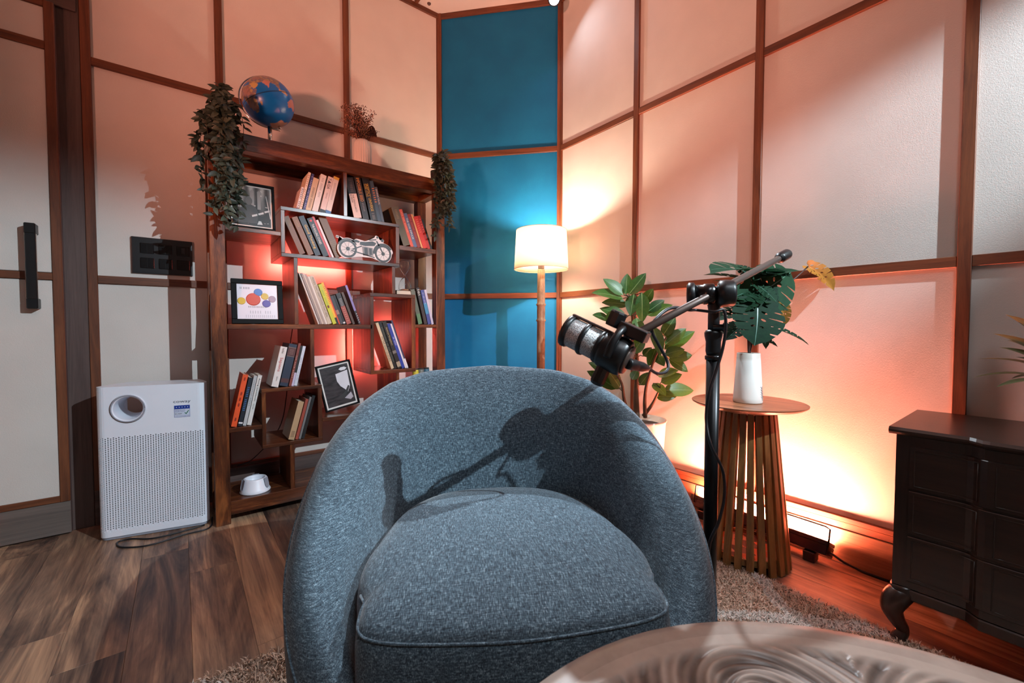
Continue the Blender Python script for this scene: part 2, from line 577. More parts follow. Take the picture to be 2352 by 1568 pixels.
# chamfered blue corner, built along local x between the two wall ends
pA = Vector((1.4365, YL, 0)); pB = Vector((XR, 2.044, 0)); dv = (pB - pA); Lb = dv.length
ang = math.atan2(dv.y, dv.x)
MB_ = Matrix.Translation(pA) @ Matrix.Rotation(ang, 4, 'Z')
wb = bpy.data.objects.new('wall_corner', None); wb.matrix_world = MB_; COL.objects.link(wb); WM['wall_corner'] = MB_; wb['kind'] = 'structure'; wb['label'] = 'narrow blue panelled wall across the room corner'


def cb(name, x0, x1, y0, y1, z0, z1, mat):
    box(name, x0, x1, y0, y1, z0, z1, mat, wb, .0015, world=False)


cb('backing', -.02, Lb+.02, .012, .08, 0, ZC, 'jamb_x')
for z0, z1 in zip([SKIRT, ZB, ZA], [ZB, ZA, ZC]):
    cb('panel', .018, Lb-.018, 0, .012, z0+.003, z1-.003, 'blue_board')
for z in (ZB, ZA):
    cb('rail', .012, Lb-.012, -TP, .01, z-.0175, z+.0175, 'trim_x')
cb('rail', .012, Lb-.012, -TP, .01, ZC-.034, ZC, 'trim_x')
cb('skirting', .012, Lb-.012, -TP-.004, .01, 0, SKIRT, 'jamb_x')
for xx in (0, Lb):
    cb('post', xx-.019, xx+.019, -TP-.004, .02, 0, ZC, 'trim_z')
# walls behind the camera
for nm, a in (('wall_back', (XB-.1, XR+.1, YB-.1, YB, 0, ZC)), ('wall_side', (XB-.1, XB, YB, YL+.1, 0, ZC))):
    o = box(nm, *a, 'wall_board', None, 0); o['kind'] = 'structure'; o['label'] = 'plain off-white wall behind the camera' if nm == 'wall_back' else 'plain off-white wall beside the door'

# the door: boards in a timber frame, kick plate, long black pull handle
door = bpy.data.objects.new('door_1', None); COL.objects.link(door); WM['door_1'] = Matrix(); door['kind'] = 'structure'; door['label'] = 'off-white panelled door in a brown timber frame with a grey kick plate'
DY = 2.622
dx0, dx1 = -1.30, -.392
box('leaf', dx0, dx1, DY+.004, DY+.034, .004, 2.25, 'jamb_z', door)
box('kick_plate', dx0, dx1, DY-.006, DY+.004, .006, .144, 'kick_wood', door)
for z0, z1 in ((.17, 1.094), (1.128, 2.050), (2.084, 2.222)):
    box('panel', dx0+.03, -.4225, DY-.002, DY+.004, z0, z1, 'wall_board', door)
for z0, z1 in ((.1455, .173), (1.096, 1.126), (2.050, 2.083), (2.222, 2.25)):
    box('rail', dx0, -.422, DY-.008, DY+.003, z0, z1, 'trim_x', door)
for xa in (dx0, -.4225):
    box('stile', xa, xa+.0305, DY-.0085, DY+.003, .145, 2.25, 'trim_z', door)
hd = bmesh.new(); bbox(hd, -.490, -.459, DY-.052, DY-.034, .975, 1.318, .003)
h = obj('handle', hd, 'black_plastic', door)
for z0, z1 in ((.973, 1.015), (1.278, 1.320)):
    box('end_block', -.491, -.458, DY-.054, DY-.004, z0, z1, 'black_plastic', h, .003)
for xa in (-.4915, -.4595):
    box('edge_strip', xa, xa+.002, DY-.050, DY-.036, 1.015, 1.278, 'chrome', h, .0003)
box('lintel', dx0, -.33, YL-.02, YL+.01, 2.256, 2.34, 'jamb_x', wl)
o = box('trim_2', dx0-.06, dx0-.004, YL-.02, YL+.01, 0, 2.34, 'jamb_z', None); o['kind'] = 'structure'
box('panel', XB, dx0-.07, YL-.004, YL+.012, 0, ZC, 'wall_board', wl, 0)
box('panel', dx0-.06, -.33, YL-.004, YL+.012, 2.345, ZC, 'wall_board', wl, 0)

# switch plate
sw = thing('switch_plate', 'black wall plate with six switches and sockets beside the bookcase', 'switch', (-.06, YL, 1.235))
bm = bmesh.new(); bbox(bm, -.174, .054, YL-.012, YL-.0005, 1.150, 1.320, .004, 2); obj('plate', bm, 'switch_black', sw, world=True)
for i, xa in enumerate((-.142, -.075, -.008)):
    for j, za in enumerate((1.176, 1.245)):
        r = box('rocker', xa, xa+.050, YL-.0165, YL-.011, za, za+.048, 'black_gloss', sw, .0015)
        if i < 2:
            box('divider', xa+.0245, xa+.0255, YL-.0172, YL-.0160, za+.002, za+.046, 'dark_inside', r, 0)
        elif j == 1:
            box('button', xa+.018, xa+.032, YL-.0185, YL-.0160, za+.010, za+.038, 'switch_black', r, .001)

# visible ceiling spotlight in the corner
sp = thing('ceiling_spotlight', 'small bright white ceiling spotlight above the blue wall', 'spotlight', (CS.x, CS.y, ZC))
q = (Vector((0.45, 0.10, 0.5)) - CS).normalized()
Ms = axis_frame(CS, q)
bm = bmesh.new(); lathe(bm, [(.0, -.085), (.030, -.083), (.036, -.07), (.038, .0), (.036, .004), (.031, .002), (.030, -.012)], 28, Ms, cap=False); obj('housing', bm, 'black_metal', sw if False else sp, world=True, smooth=True)
bm = bmesh.new(); lathe(bm, [(0, -.008), (.0295, -.010)], 28, Ms, cap=False); obj('lens', bm, 'spot_glow', sp, world=True)
tubeobj('stem', [CS - q*.05 + Vector((0, 0, ZC)) - Vector((0, 0, (CS-q*.05).z)), CS - q*.05], .007, 'black_metal', sp)
# ------------------------------------------------------------------ bookcase
YF, YK = 2.30, 2.60           # front and back planes
SX0, SX1 = .108, 1.272
bc = thing('bookcase', 'tall dark wood open bookcase of staggered boxes against the panelled wall', 'bookcase', ((SX0+SX1)/2, (YF+YK)/2, 0))


def sb(name, x0, x1, z0, z1, ax, y0=YF, y1=YK, parent=None):
    return box(name, x0, x1, y0, y1, z0, z1, 'shelf_'+ax, parent or bc, .0015)


PWD = .057
for xa in (SX0, SX1-PWD):
    sb('post', xa, xa+PWD, 0, 1.70, 'z', YF-.004, YF+.055)
    sb('post', xa, xa+PWD, 0, 1.70, 'z', YK-.055, YK+.002)
sb('top_beam', SX0, SX1, 1.702, 1.776, 'x', YF-.006, YF+.05)
sb('top_beam', SX0, SX1, 1.702, 1.776, 'x', YK-.05, YK+.003)
for xa in (SX0, SX1-.05):
    sb('top_beam', xa, xa+.05, 1.702, 1.775, 'y', YF+.05, YK-.05)
sb('top_board', SX0+.05, SX1-.05, 1.740, 1.772, 'x', YF+.05, YK-.05)
ix0, ix1 = SX0+PWD, SX1-PWD   # inner span .165 .. 1.215
T = .019
# row of the framed photograph and the divider of the top row
sb('shelf_board', ix0, .388, 1.335, 1.354, 'x')
sb('divider', .682, .701, 1.478, 1.738, 'z', YF+.002)
# upper box
AX0, AX1, AZ0, AZ1 = .388, .985, 1.238, 1.478
sb('box_top', AX0, AX1, AZ1-.018, AZ1, 'x'); sb('box_bottom', AX0, AX1, AZ0, AZ0+.019, 'x')
sb('box_side', AX0, AX0+.018, AZ0+.019, AZ1-.018, 'z'); sb('box_side', AX1-.022, AX1, AZ0+.019, AZ1-.018, 'z')
sb('shelf_board', AX1, ix1, 1.336, 1.362, 'x')
sb('divider', .442, .460, .912, AZ0, 'z', YF+.002); sb('divider', .941, .960, 1.086, AZ0, 'z', YF+.002)
sb('shelf_board', ix0, .825, .889, .912, 'x')
# right middle box
BX0, BX1, BZ0, BZ1 = .815, 1.080, .640, 1.086
sb('box_top', BX0, BX1, BZ1-.020, BZ1, 'x'); sb('box_bottom', BX0, BX1, BZ0, BZ0+.020, 'x')
sb('box_side', BX0, BX0+.020, BZ0+.020, BZ1-.020, 'z'); sb('box_side', BX1-.024, BX1, BZ0+.020, BZ1-.020, 'z')
sb('shelf_board', BX1, ix1, .895, .914, 'x')
sb('divider', .512, .530, .606, .889, 'z', YF+.002)
# lower box
CX0, CX1, CZ0, CZ1 = .295, .563, .321, .606
sb('box_top', CX0, CX1, CZ1-.018, CZ1, 'x'); sb('box_bottom', CX0, CX1, CZ0, CZ0+.016, 'x')
sb('box_side', CX0, CX0+.017, CZ0+.016, CZ1-.018, 'z'); sb('box_side', CX1-.020, CX1, CZ0+.016, CZ1-.018, 'z')
sb('shelf_board', ix0, CX0, .418, .437, 'x')
sb('shelf_board', CX1, 1.02, .415, .434, 'x')
sb('divider', .413, .433, .100, CZ0, 'z', YF+.002)
# part of the case behind the armchair
sb('divider', .96, .979, .434, BZ0, 'z', YF+.002)
sb('shelf_board', .979, ix1, .520, .539, 'x')
sb('divider', .80, .819, .100, .415, 'z', YF+.002)
sb('bottom_beam', ix0, ix1, .040, .101, 'x', YF, YF+.04); sb('bottom_board', ix0, ix1, .078, .100, 'x', YF+.04, YK)
for xa in (SX0, SX1-PWD):
    sb('side_rail', xa+.012, xa+.040, .060, .100, 'y', YF+.055, YK-.055)
# red LED tape fixed to the back edges of the boxes, each its own thing


def strip(label, x0, x1, z0, z1):
    s = thing('led_strip', label, 'light strip', ((x0+x1)/2, YK+.004, z0), group=None)
    box('tape', x0, x1, YK+.0005, YK+.0025, z0, z1, 'white_plastic', s, 0)
    box('diodes', x0+.001, x1-.001, YK+.0026, YK+.005, z0+.0015, z1-.0015, 'led_strip_red', s, 0)


strip('glowing red light tape along the back of the motorcycle box floor', .392, .788, 1.242, 1.252)
strip('glowing red light tape up the left back edge of the lower book box', .818, .828, .66, .885)
strip('glowing red light tape up the right back edge of the lower book box', 1.060, 1.070, .70, .90)

# ------------------------------------------------------------------ books


def colmat(c, rough=.45):
    nm = 'cover_%d_%d_%d' % c
    return plain(nm, sr(*c), rough, var=.05)


def book(label, M, t, h, d, col, bands=(), txt=None, tcol=(230, 225, 215), trange=(.08, .92), tfrac=.55, group=None, extra=(), hard=True):
    """local: x thickness (centred), y depth (spine at 0, going in), z height"""
    b = thing('book', label, 'book', mat=M, group=group)
    c = .0016 if t > .008 else max(.0005, t*.16)
    e = .003 if hard else .0004
    bm = bmesh.new()
    bbox(bm, -t/2, t/2, 0, c, 0, h)
    bbox(bm, -t/2, -t/2+c, c, d, 0, h); bbox(bm, t/2-c, t/2, c, d, 0, h)
    obj('cover', bm, colmat(col), b)
    bm = bmesh.new(); bbox(bm, -t/2+c, t/2-c, c, d-e, e, h-e); obj('pages', bm, 'paper', b)
    for z0, z1, bc_ in bands:
        bm = bmesh.new(); bbox(bm, -t/2-.0001, t/2+.0001, -.0005, .0008, z0*h, z1*h); obj('spine_band', bm, colmat(bc_), b)
    R_ = Matrix(((0, 1, 0), (0, 0, -1), (-1, 0, 0))).to_4x4()   # text x -> -z, text y -> +x, facing -y
    items = [(txt, trange, tfrac, tcol, 0.0)] if txt else []
    for s, tr, tf, tc_, xo in items + list(extra):
        Mt = Matrix.Translation((xo*t, -.0011, h*(1-(tr[0]+tr[1])/2))) @ R_
        text(s, b, Mt, h*(tr[1]-tr[0]), t*tf, colmat(tc_), 'spine_lettering')
    return b


def row(group, zs, items, ys=YF+.022, lean=None):
    """items: (bottom px, top px, thickness px, depth, dict) measured on the spine plane, left to right"""
    dat = []
    for (bx_, by_), (tx_, ty_), th, dp, kw in items:
        a = ony(bx_, by_, ys); b = ony(tx_, ty_, ys); w = ony(bx_ + th/2, by_, ys).x - ony(bx_ - th/2, by_, ys).x
        dat.append([a.x, math.atan2(b.x - a.x, b.z - zs), math.hypot(b.x - a.x, b.z - zs), w, dp, kw])
    al = lean if lean is not None else sum(q[1] for q in dat)/len(dat)
    for q in dat: q[3] *= math.cos(al)
    # keep the measured centres as far as thickness allows
    if len(dat) > 1:
        span = (dat[-1][0] - dat[0][0])*math.cos(al); tot = sum(q[3] for q in dat) - (dat[0][3] + dat[-1][3])/2
        k_ = min(1.0, span/tot*.985) if tot > 0 else 1
        for q in dat: q[3] *= k_
    xprev = None; tprev = 0
    for x_, a_, h_, t_, dp, kw in dat:
        if xprev is not None:
            x_ = max(x_, xprev + (tprev + t_)/2/math.cos(al) + .0006)
        z_ = zs + .0006 + t_/2*abs(math.sin(al))
        M = Matrix.Translation((x_, ys, z_)) @ Matrix.Rotation(al, 4, 'Y')
        book(kw.pop('label'), M, t_, h_*math.cos(a_ - al), dp, group=group, **kw)
        xprev, tprev = x_, t_


WHT, CRM, BLK, DRK = (226, 216, 206), (222, 200, 172), (24, 24, 28), (46, 36, 40)
row('paperbacks left of the divider on the top row', AZ1, [
    ((683, 475), (694, 430), 6, .11, dict(label='smallest white paperback at the left end of the top row', col=(230, 205, 196), txt=marks(6, 4), tcol=(70, 60, 60), bands=[(.0, .06, (150, 40, 36))], hard=False)),
    ((690, 476), (712, 397), 6, .13, dict(label='tall thin cream book beside the smallest white paperback on the top row', col=(232, 208, 180), txt=marks(6, 9), tcol=(190, 110, 90), hard=False)),
    ((698, 477), (719, 400), 6, .13, dict(label='thin purple book among the white paperbacks on the top row', col=(66, 56, 110), txt=marks(1, 5, 2, 3, 3), tcol=(170, 160, 210), hard=False)),
    ((708, 479), (727, 411), 13, .13, dict(label='beige paperback with a round emblem right of the thin purple book', col=(214, 184, 148), txt=marks(9, 8), tcol=(60, 50, 44), trange=(.3, .9), tfrac=.35, hard=False)),
    ((723, 481), (746, 404), 13.5, .14, dict(label='plain white glossy paperback in the middle of the top row', col=(232, 222, 214), txt=marks(3, 5, 4), tcol=(160, 150, 150), trange=(.1, .6), tfrac=.3, hard=False)),
    ((740, 483), (760, 408), 12.5, .14, dict(label='white yoga book with a black foot on the top row', col=(230, 208, 200), txt='Y\u25b2GA', tcol=(80, 60, 60), trange=(.04, .34), tfrac=.6, bands=[(.0, .09, (20, 20, 22))], extra=[(marks(8), (.45, .6), .2, (120, 100, 100), 0)], hard=False)),
    ((753, 485), (775, 409), 12.5, .14, dict(label='white book with yellow top and blue foot beside the top divider', col=(226, 214, 204), txt=marks(13), tcol=(150, 140, 140), trange=(.18, .62), tfrac=.35, bands=[(.93, 1.0, (220, 176, 60)), (.0, .08, (60, 110, 170))], hard=False)),
])
row('dark books right of the divider on the top row', AZ1, [
    ((822, 497), (803, 409), 18, .15, dict(label='half black half white thick book right of the top divider', col=(40, 32, 34), bands=[(.0, .60, (232, 210, 198))], txt='THE SINGULARITY', tcol=(60, 44, 40), trange=(.42, .86), tfrac=.22, extra=[('IS NEAR', (.42, .62), .2, (60, 44, 40), -.25), (marks(8), (.04, .34), .4, (110, 100, 104), 0)])),
    ((841, 500), (819, 407), 14, .15, dict(label='dark brown book with orange capitals on the top row', col=(42, 34, 36), txt='IMPOSSIBLE SEED', tcol=(226, 150, 70), trange=(.03, .58), tfrac=.5, extra=[(marks(6), (.62, .8), .3, (150, 140, 140), 0)])),
    ((860, 502), (836, 410), 16.5, .16, dict(label='black book with large yellow capitals on the top row', col=(28, 28, 34), txt="SKEPTICS' UNIVERSE", tcol=(232, 190, 70), trange=(.14, .78), tfrac=.4, extra=[('GUIDE TO THE', (.14, .44), .15, (232, 190, 70), -.33), (marks(2, 7), (.82, .97), .4, (170, 160, 150), 0)])),
    ((872.5, 504), (854, 416), 8, .15, dict(label='slate blue book with an orange band on the top row', col=(60, 80, 98), txt=marks(7), tcol=(236, 130, 60), trange=(.18, .52), tfrac=.6, hard=False)),
    ((880, 506), (864, 430), 6, .14, dict(label='thin slate book with white capitals at the right end of the top row', col=(74, 88, 104), txt='GOING VIRAL', tcol=(230, 226, 224), trange=(.06, .5), tfrac=.6, hard=False)),
])
row('red books on the short right shelf', 1.362, [
    ((934.5, 560), (902.5, 478), 17, .16, dict(label='very thick olive brown book with a dark green side on the right shelf', col=(92, 78, 50), bands=[], txt=marks(7), tcol=(150, 128, 84), trange=(.08, .3), tfrac=.3)),
    ((947, 562), (919, 482), 7, .14, dict(label='salmon red thin book beside the thick olive book', col=(206, 84, 62), txt=marks(3, 3, 7), tcol=(240, 180, 140), trange=(.08, .6), tfrac=.45, hard=False)),
    ((954.5, 563), (930, 491), 8, .14, dict(label='blue book with white capitals among the red books', col=(84, 104, 140), txt='THE GOD IMPULSE', tcol=(235, 230, 226), trange=(.14, .76), tfrac=.5)),
    ((963, 564), (939, 493), 8.5, .13, dict(label='dark red book next to the blue book on the right shelf', col=(136, 36, 30), txt=marks(3, 6, 5), tcol=(210, 90, 70), trange=(.1, .7), tfrac=.4)),
    ((970, 565), (945, 493), 3.5, .13, dict(label='very thin cream booklet between the dark red and bright red books', col=(226, 170, 110), hard=False)),
    ((976.5, 565), (955, 498), 10, .13, dict(label='bright red wide book on the right shelf', col=(206, 44, 28), txt=marks(7), tcol=(236, 120, 90), trange=(.1, .5), tfrac=.45)),
    ((985, 566), (964, 496), 6.5, .13, dict(label='narrow crimson book right of the bright red book', col=(178, 34, 26), txt=marks(6), tcol=(226, 110, 80), trange=(.1, .5), tfrac=.4)),
    ((991, 567), (970, 504), 4.5, .12, dict(label='thin black book at the right end of the red books', col=(30, 32, 30), hard=False)),
])
row('leaning books in the motorcycle box', AZ0+.019, [
    ((695, 582), (661, 498), 14, .15, dict(label='plain brown clothbound book at the left end of the motorcycle box', col=(110, 66, 34), txt=marks(6), tcol=(150, 110, 60), trange=(.1, .25), tfrac=.35)),
    ((714.5, 584), (678, 500), 14, .15, dict(label='second brown clothbound book in the motorcycle box', col=(122, 76, 40), txt=marks(5), tcol=(160, 120, 66), trange=(.1, .25), tfrac=.35)),
    ((731, 586), (693, 498), 13.5, .15, dict(label='navy book with yellow lettering in the motorcycle box', col=(34, 36, 50), txt='Good Thinking', tcol=(232, 180, 60), trange=(.22, .82), tfrac=.6)),
    ((749, 588), (711, 503), 14, .15, dict(label='black book with white capitals and a red emblem in the motorcycle box', col=(30, 28, 34), txt='THE ROLLING STONES', tcol=(232, 226, 222), trange=(.16, .68), tfrac=.4, extra=[('\u2022', (.04, .1), .5, (190, 40, 44), 0)])),
    ((759, 589), (719, 498), 5, .15, dict(label='thin crimson book in the motorcycle box', col=(190, 60, 66), hard=False)),
    ((765, 590), (725, 507), 5, .14, dict(label='thin white book in the motorcycle box', col=(222, 206, 204), hard=False)),
    ((779, 592), (735, 501), 17, .15, dict(label='thickest brown book leaning behind the motorcycle cutout', col=(104, 70, 38), txt='||||||||', tcol=(130, 104, 66), trange=(.6, .9), tfrac=.8)),
])
row('leaning books below the motorcycle box', .912, [
    ((732.5, 744), (684.5, 627), 3.5, .17, dict(label='white thin magazine at the left end of the middle row', col=(206, 194, 186), hard=False)),
    ((737.5, 744), (691, 628), 4, .17, dict(label='grey thin magazine second from the left in the middle row', col=(150, 134, 128), hard=False)),
    ((741.5, 744), (696, 628), 4, .17, dict(label='beige thin magazine third from the left in the middle row', col=(196, 178, 164), hard=False)),
    ((745.5, 744), (700, 630), 4, .17, dict(label='taupe thin magazine fourth from the left in the middle row', col=(168, 150, 140), hard=False)),
    ((749.5, 745), (703.5, 636), 4.5, .16, dict(label='ivory thin magazine beside the large cream book', col=(220, 208, 196), hard=False)),
    ((756.8, 744), (712, 634), 9.5, .16, dict(label='large cream book with grey capitals in the middle row', col=(196, 180, 158), txt='FOODS THAT HARM FOODS THAT HEAL', tcol=(96, 88, 80), trange=(.05, .86), tfrac=.5)),
    ((769, 745), (731.5, 655), 8.5, .15, dict(label='lime green book in the middle row', col=(196, 200, 50), txt=marks(5, 6), tcol=(120, 140, 40), trange=(.15, .5), tfrac=.4, extra=[('\u2022', (.52, .6), .6, (120, 60, 30), 0)], hard=False)),
    ((775, 744), (737, 650), 5, .15, dict(label='orange yellow book with a black foot in the middle row', col=(240, 176, 44), bands=[(.0, .16, (24, 22, 22))], txt=marks(3, 7), tcol=(90, 60, 20), trange=(.1, .5), tfrac=.4, hard=False)),
    ((780, 744), (740, 650), 3, .14, dict(label='thin vermilion book beside the orange yellow book', col=(206, 70, 44), hard=False)),
    ((785.5, 743), (764, 680), 7, .15, dict(label='short charcoal book with a portrait spine in the middle row', col=(62, 60, 66), bands=[(.35, .5, (150, 120, 108))], hard=False)),
    ((792, 743), (770, 678), 5, .14, dict(label='short black book with a white foot mark in the middle row', col=(26, 25, 28), bands=[(.03, .08, (220, 214, 210))], hard=False)),
    ((802, 744), (783, 673), 11, .15, dict(label='short half black half brick red thick book in the middle row', col=(46, 44, 46), bands=[(.0, .58, (150, 74, 64))], txt=marks(6), tcol=(176, 170, 166), trange=(.18, .4), tfrac=.6, extra=[(marks(7), (.48, .9), .5, (190, 120, 104), 0)], hard=False)),
    ((813, 742), (791, 671), 5.5, .14, dict(label='short umber book next to the brick red book', col=(74, 58, 48), hard=False)),
    ((827, 743), (791, 657), 5, .16, dict(label='tall black book with a lavender spine at the right end of the middle row', col=(34, 32, 38), bands=[(.35, 1.0, (128, 120, 176))], txt=marks(5), tcol=(214, 210, 214), trange=(.72, .95), tfrac=.45, hard=False)),
])
row('books on the short shelf beside the right post', .914, [
    ((965.5, 746), (950, 665), 9, .15, dict(label='mottled grey green book left of the blue spine beside the right post', col=(92, 96, 82), bands=[(.0, .3, (84, 120, 84))], hard=False)),
    ((978, 745), (958, 662), 7, .15, dict(label='tall dark brown book between the grey green and blue spines', col=(52, 42, 42), txt='101', tcol=(226, 214, 204), trange=(.05, .2), tfrac=.6, hard=False)),
    ((987, 745), (968.5, 667), 7.5, .14, dict(label='blue book beside the right bookcase post', col=(62, 74, 140), bands=[(.3, .62, (60, 130, 170))], txt=marks(3, 4, 6), tcol=(210, 214, 236), trange=(.08, .4), tfrac=.35, hard=False)),
    ((994, 745), (976, 666), 5, .14, dict(label='white lavender book touching the right bookcase post', col=(196, 186, 204), hard=False)),
])
row('leaning books in the lower red-lit box', BZ0+.020, [
    ((902, 850), (864, 743), 6.5, .16, dict(label='cream book with dark capitals in the lower red-lit box', col=(206, 184, 150), txt='MYTHS AND LEGENDS', tcol=(50, 40, 34), trange=(.3, .84), tfrac=.7)),
    ((909, 849), (872, 740), 7, .16, dict(label='black book with pale green lettering in the lower red-lit box', col=(22, 22, 22), txt=marks(12, 2, 3, 8), tcol=(110, 120, 100), trange=(.12, .85), tfrac=.4)),
    ((918.5, 849), (882, 740), 9, .16, dict(label='black and gold illustrated book in the lower red-lit box', col=(34, 30, 26), txt='Animal Kingdom', tcol=(196, 170, 120), trange=(.12, .5), tfrac=.55, bands=[(.03, .14, (168, 150, 128)), (.32, .38, (110, 106, 100))])),
    ((927, 848), (893, 744), 7, .15, dict(label='royal blue book in the lower red-lit box', col=(34, 58, 150), txt=marks(3, 6), tcol=(216, 220, 236), trange=(.3, .48), tfrac=.45, hard=False)),
    ((932, 848), (898, 744), 3.6, .15, dict(label='thin white book beside the royal blue book', col=(222, 214, 214), hard=False)),
    ((936.3, 847), (900, 736), 3.6, .17, dict(label='tall navy book with white edges at the right in the lower red-lit box', col=(54, 54, 84), bands=[(.0, .2, (226, 222, 222))], hard=False)),
])
row('books standing on the lower box', CZ1, [
    ((631, 887), (648, 797), 16.5, .16, dict(label='thick white book with red lettering on top of the lower box', col=(226, 218, 214), txt='Sapiens', tcol=(200, 50, 44), trange=(.27, .62), tfrac=.55, extra=[('Yuval Noah', (.03, .17), .34, (120, 116, 120), 0), ('A Brief History', (.74, .86), .3, (140, 136, 140), 0)])),
    ((651.5, 885), (674, 792), 19, .17, dict(label='thickest navy book with maroon panels on top of the lower box', col=(44, 54, 74), bands=[(.72, .90, (92, 52, 52)), (.08, .18, (84, 50, 52)), (.70, .708, (180, 140, 110)), (.91, .918, (180, 140, 110))], txt=marks(7), tcol=(150, 120, 110), trange=(.13, .25), tfrac=.5)),
    ((666, 885), (689, 789), 6, .15, dict(label='russet thin book right of the thick navy book', col=(128, 62, 52), txt=marks(3, 4, 5), tcol=(214, 180, 170), trange=(.3, .8), tfrac=.4, hard=False)),
    ((671.5, 884), (694, 795), 5, .14, dict(label='thin black book with a lilac foot on top of the lower box', col=(36, 34, 36), bands=[(.0, .33, (196, 184, 210))], hard=False)),
    ((678.5, 883), (702, 796), 7, .14, dict(label='pale blue white book at the right end on top of the lower box', col=(206, 210, 222), txt=marks(6, 4, 6, 2, 3), tcol=(120, 124, 140), trange=(.3, .85), tfrac=.3, hard=False)),
])
row('books on the short low left shelf', .437, [
    ((537, 977), (562.5, 861), 13, .15, dict(label='bright orange book on the low left shelf', col=(226, 84, 36), txt='\u2022  \u2022\u2022\u2022  \u2022', tcol=(150, 40, 20), trange=(.05, .9), tfrac=.3)),
    ((551, 976), (575, 868), 9.5, .14, dict(label='navy book with blue lettering on the low left shelf', col=(30, 34, 46), txt=marks(6, 7), tcol=(70, 130, 200), trange=(.2, .68), tfrac=.55, bands=[(.05, .08, (226, 226, 230))], hard=False)),
    ((561.5, 975), (588, 864), 8, .14, dict(label='light grey book between the navy and white books on the low left shelf', col=(188, 188, 190), txt=marks(9, 5), tcol=(140, 140, 144), trange=(.1, .6), tfrac=.4, hard=False)),
    ((572, 975), (600, 863), 10, .14, dict(label='white book with black handwriting-like lettering on the low left shelf', col=(220, 216, 212), txt='Acting Stanislavski', tcol=(70, 66, 68), trange=(.06, .52), tfrac=.5, extra=[(marks(5), (.58, .68), .3, (60, 56, 58), 0)], hard=False)),
])
row('old books inside the lower box', CZ0+.016, [
    ((669, 1010), (694.5, 924), 14, .16, dict(label='old beige book with a grey green side inside the lower box', col=(176, 146, 112), txt=marks(5), tcol=(70, 50, 40), trange=(.78, .92), tfrac=.6)),
    ((681.5, 1009), (705, 917), 7, .15, dict(label='brick red book inside the lower box', col=(146, 66, 52))),
    ((688.5, 1008), (712, 912), 5, .15, dict(label='slate grey book inside the lower box', col=(112, 110, 110))),
    ((695.5, 1007), (721, 909), 7, .15, dict(label='black book at the right inside the lower box', col=(26, 26, 28))),
])
# flat book under the hourglass
fb = thing('book', 'flat beige book lying under the hourglass', 'book', (1.035, 2.37, BZ1+.0005))
bm = bmesh.new(); bbox(bm, -.058, .058, -.045, .045, 0, .002); bbox(bm, -.058, .058, -.045, .045, .022, .024); bbox(bm, .0565, .058, -.045, .045, .002, .022); obj('cover', bm, colmat((92, 66, 54)), fb)
bm = bmesh.new(); bbox(bm, -.056, .0564, -.043, .043, .0021, .0219); obj('pages', bm, 'paper', fb)
# ------------------------------------------------------------------ things on the bookcase


def picture_frame(label, M, w, h, border, matw, group=None, art=None):
    """local x width (centred), z height from 0, front face -y"""
    t = thing('picture_frame', label, 'picture frame', mat=M, group=group)
    b = border
    for x0, x1, z0, z1 in ((-w/2, w/2, 0, b), (-w/2, w/2, h-b, h), (-w/2, -w/2+b, b, h-b), (w/2-b, w/2, b, h-b)):
        bm = bmesh.new(); bbox(bm, x0, x1, -.009, .009, z0, z1, .0015); obj('moulding', bm, 'frame_black', t)
    bm = bmesh.new(); bbox(bm, -w/2+b, w/2-b, .003, .007, b, h-b); obj('backing', bm, 'frame_black', t)
    bm = bmesh.new(); bbox(bm, -w/2+b, w/2-b, .000, .003, b, h-b); mb = obj('mat', bm, 'mat_board', t)
    bm = bmesh.new(); bbox(bm, -w/2+b+matw, w/2-b-matw, -.0008, .0005, b+matw, h-b-matw); p = obj('print', bm, art, t)
    return t, p


def art_stage():
    """a made-up black and white stage scene: soft vertical lights, a dark figure-like mass, bright scraps"""
    n = NT('print_stage'); v = n.coords()
    sep = n.add('ShaderNodeSeparateXYZ'); n.link(v, sep.inputs[0])
    wob = n.noise(v, 18, 3)
    col = n.math('ADD', n.math('MULTIPLY', n.math('SINE', n.math('ADD', n.math('MULTIPLY', sep.outputs[0], 150), n.math('MULTIPLY', wob, 3))), .25), .35)
    low = n.math('MULTIPLY', n.math('SUBTRACT', sep.outputs[2], .05), 7)
    low.node.use_clamp = True
    f = n.math('MULTIPLY', col, low)
    sp = n.math('GREATER_THAN', n.noise(n.coords((1, 1, 1.8)), 42, 2), .66)
    f = n.math('ADD', f, n.math('MULTIPLY', sp, .5))
    n.base(n.ramp(f, [(.05, sr(30, 27, 26)), (.35, sr(120, 114, 110)), (.8, sr(220, 214, 208))])); n.set(.25, 0, .5)
    n = NT('print_silhouette'); v = n.coords()
    f = n.noise(n.coords((8, 8, 30)), 2, 3, .5, .6)
    n.base(n.ramp(f, [(.3, sr(44, 40, 42)), (.7, sr(74, 68, 70))])); n.set(.25, 0, .5)
    n = NT('print_poster'); n.base(sr(222, 216, 226)); n.set(.3)


art_stage()
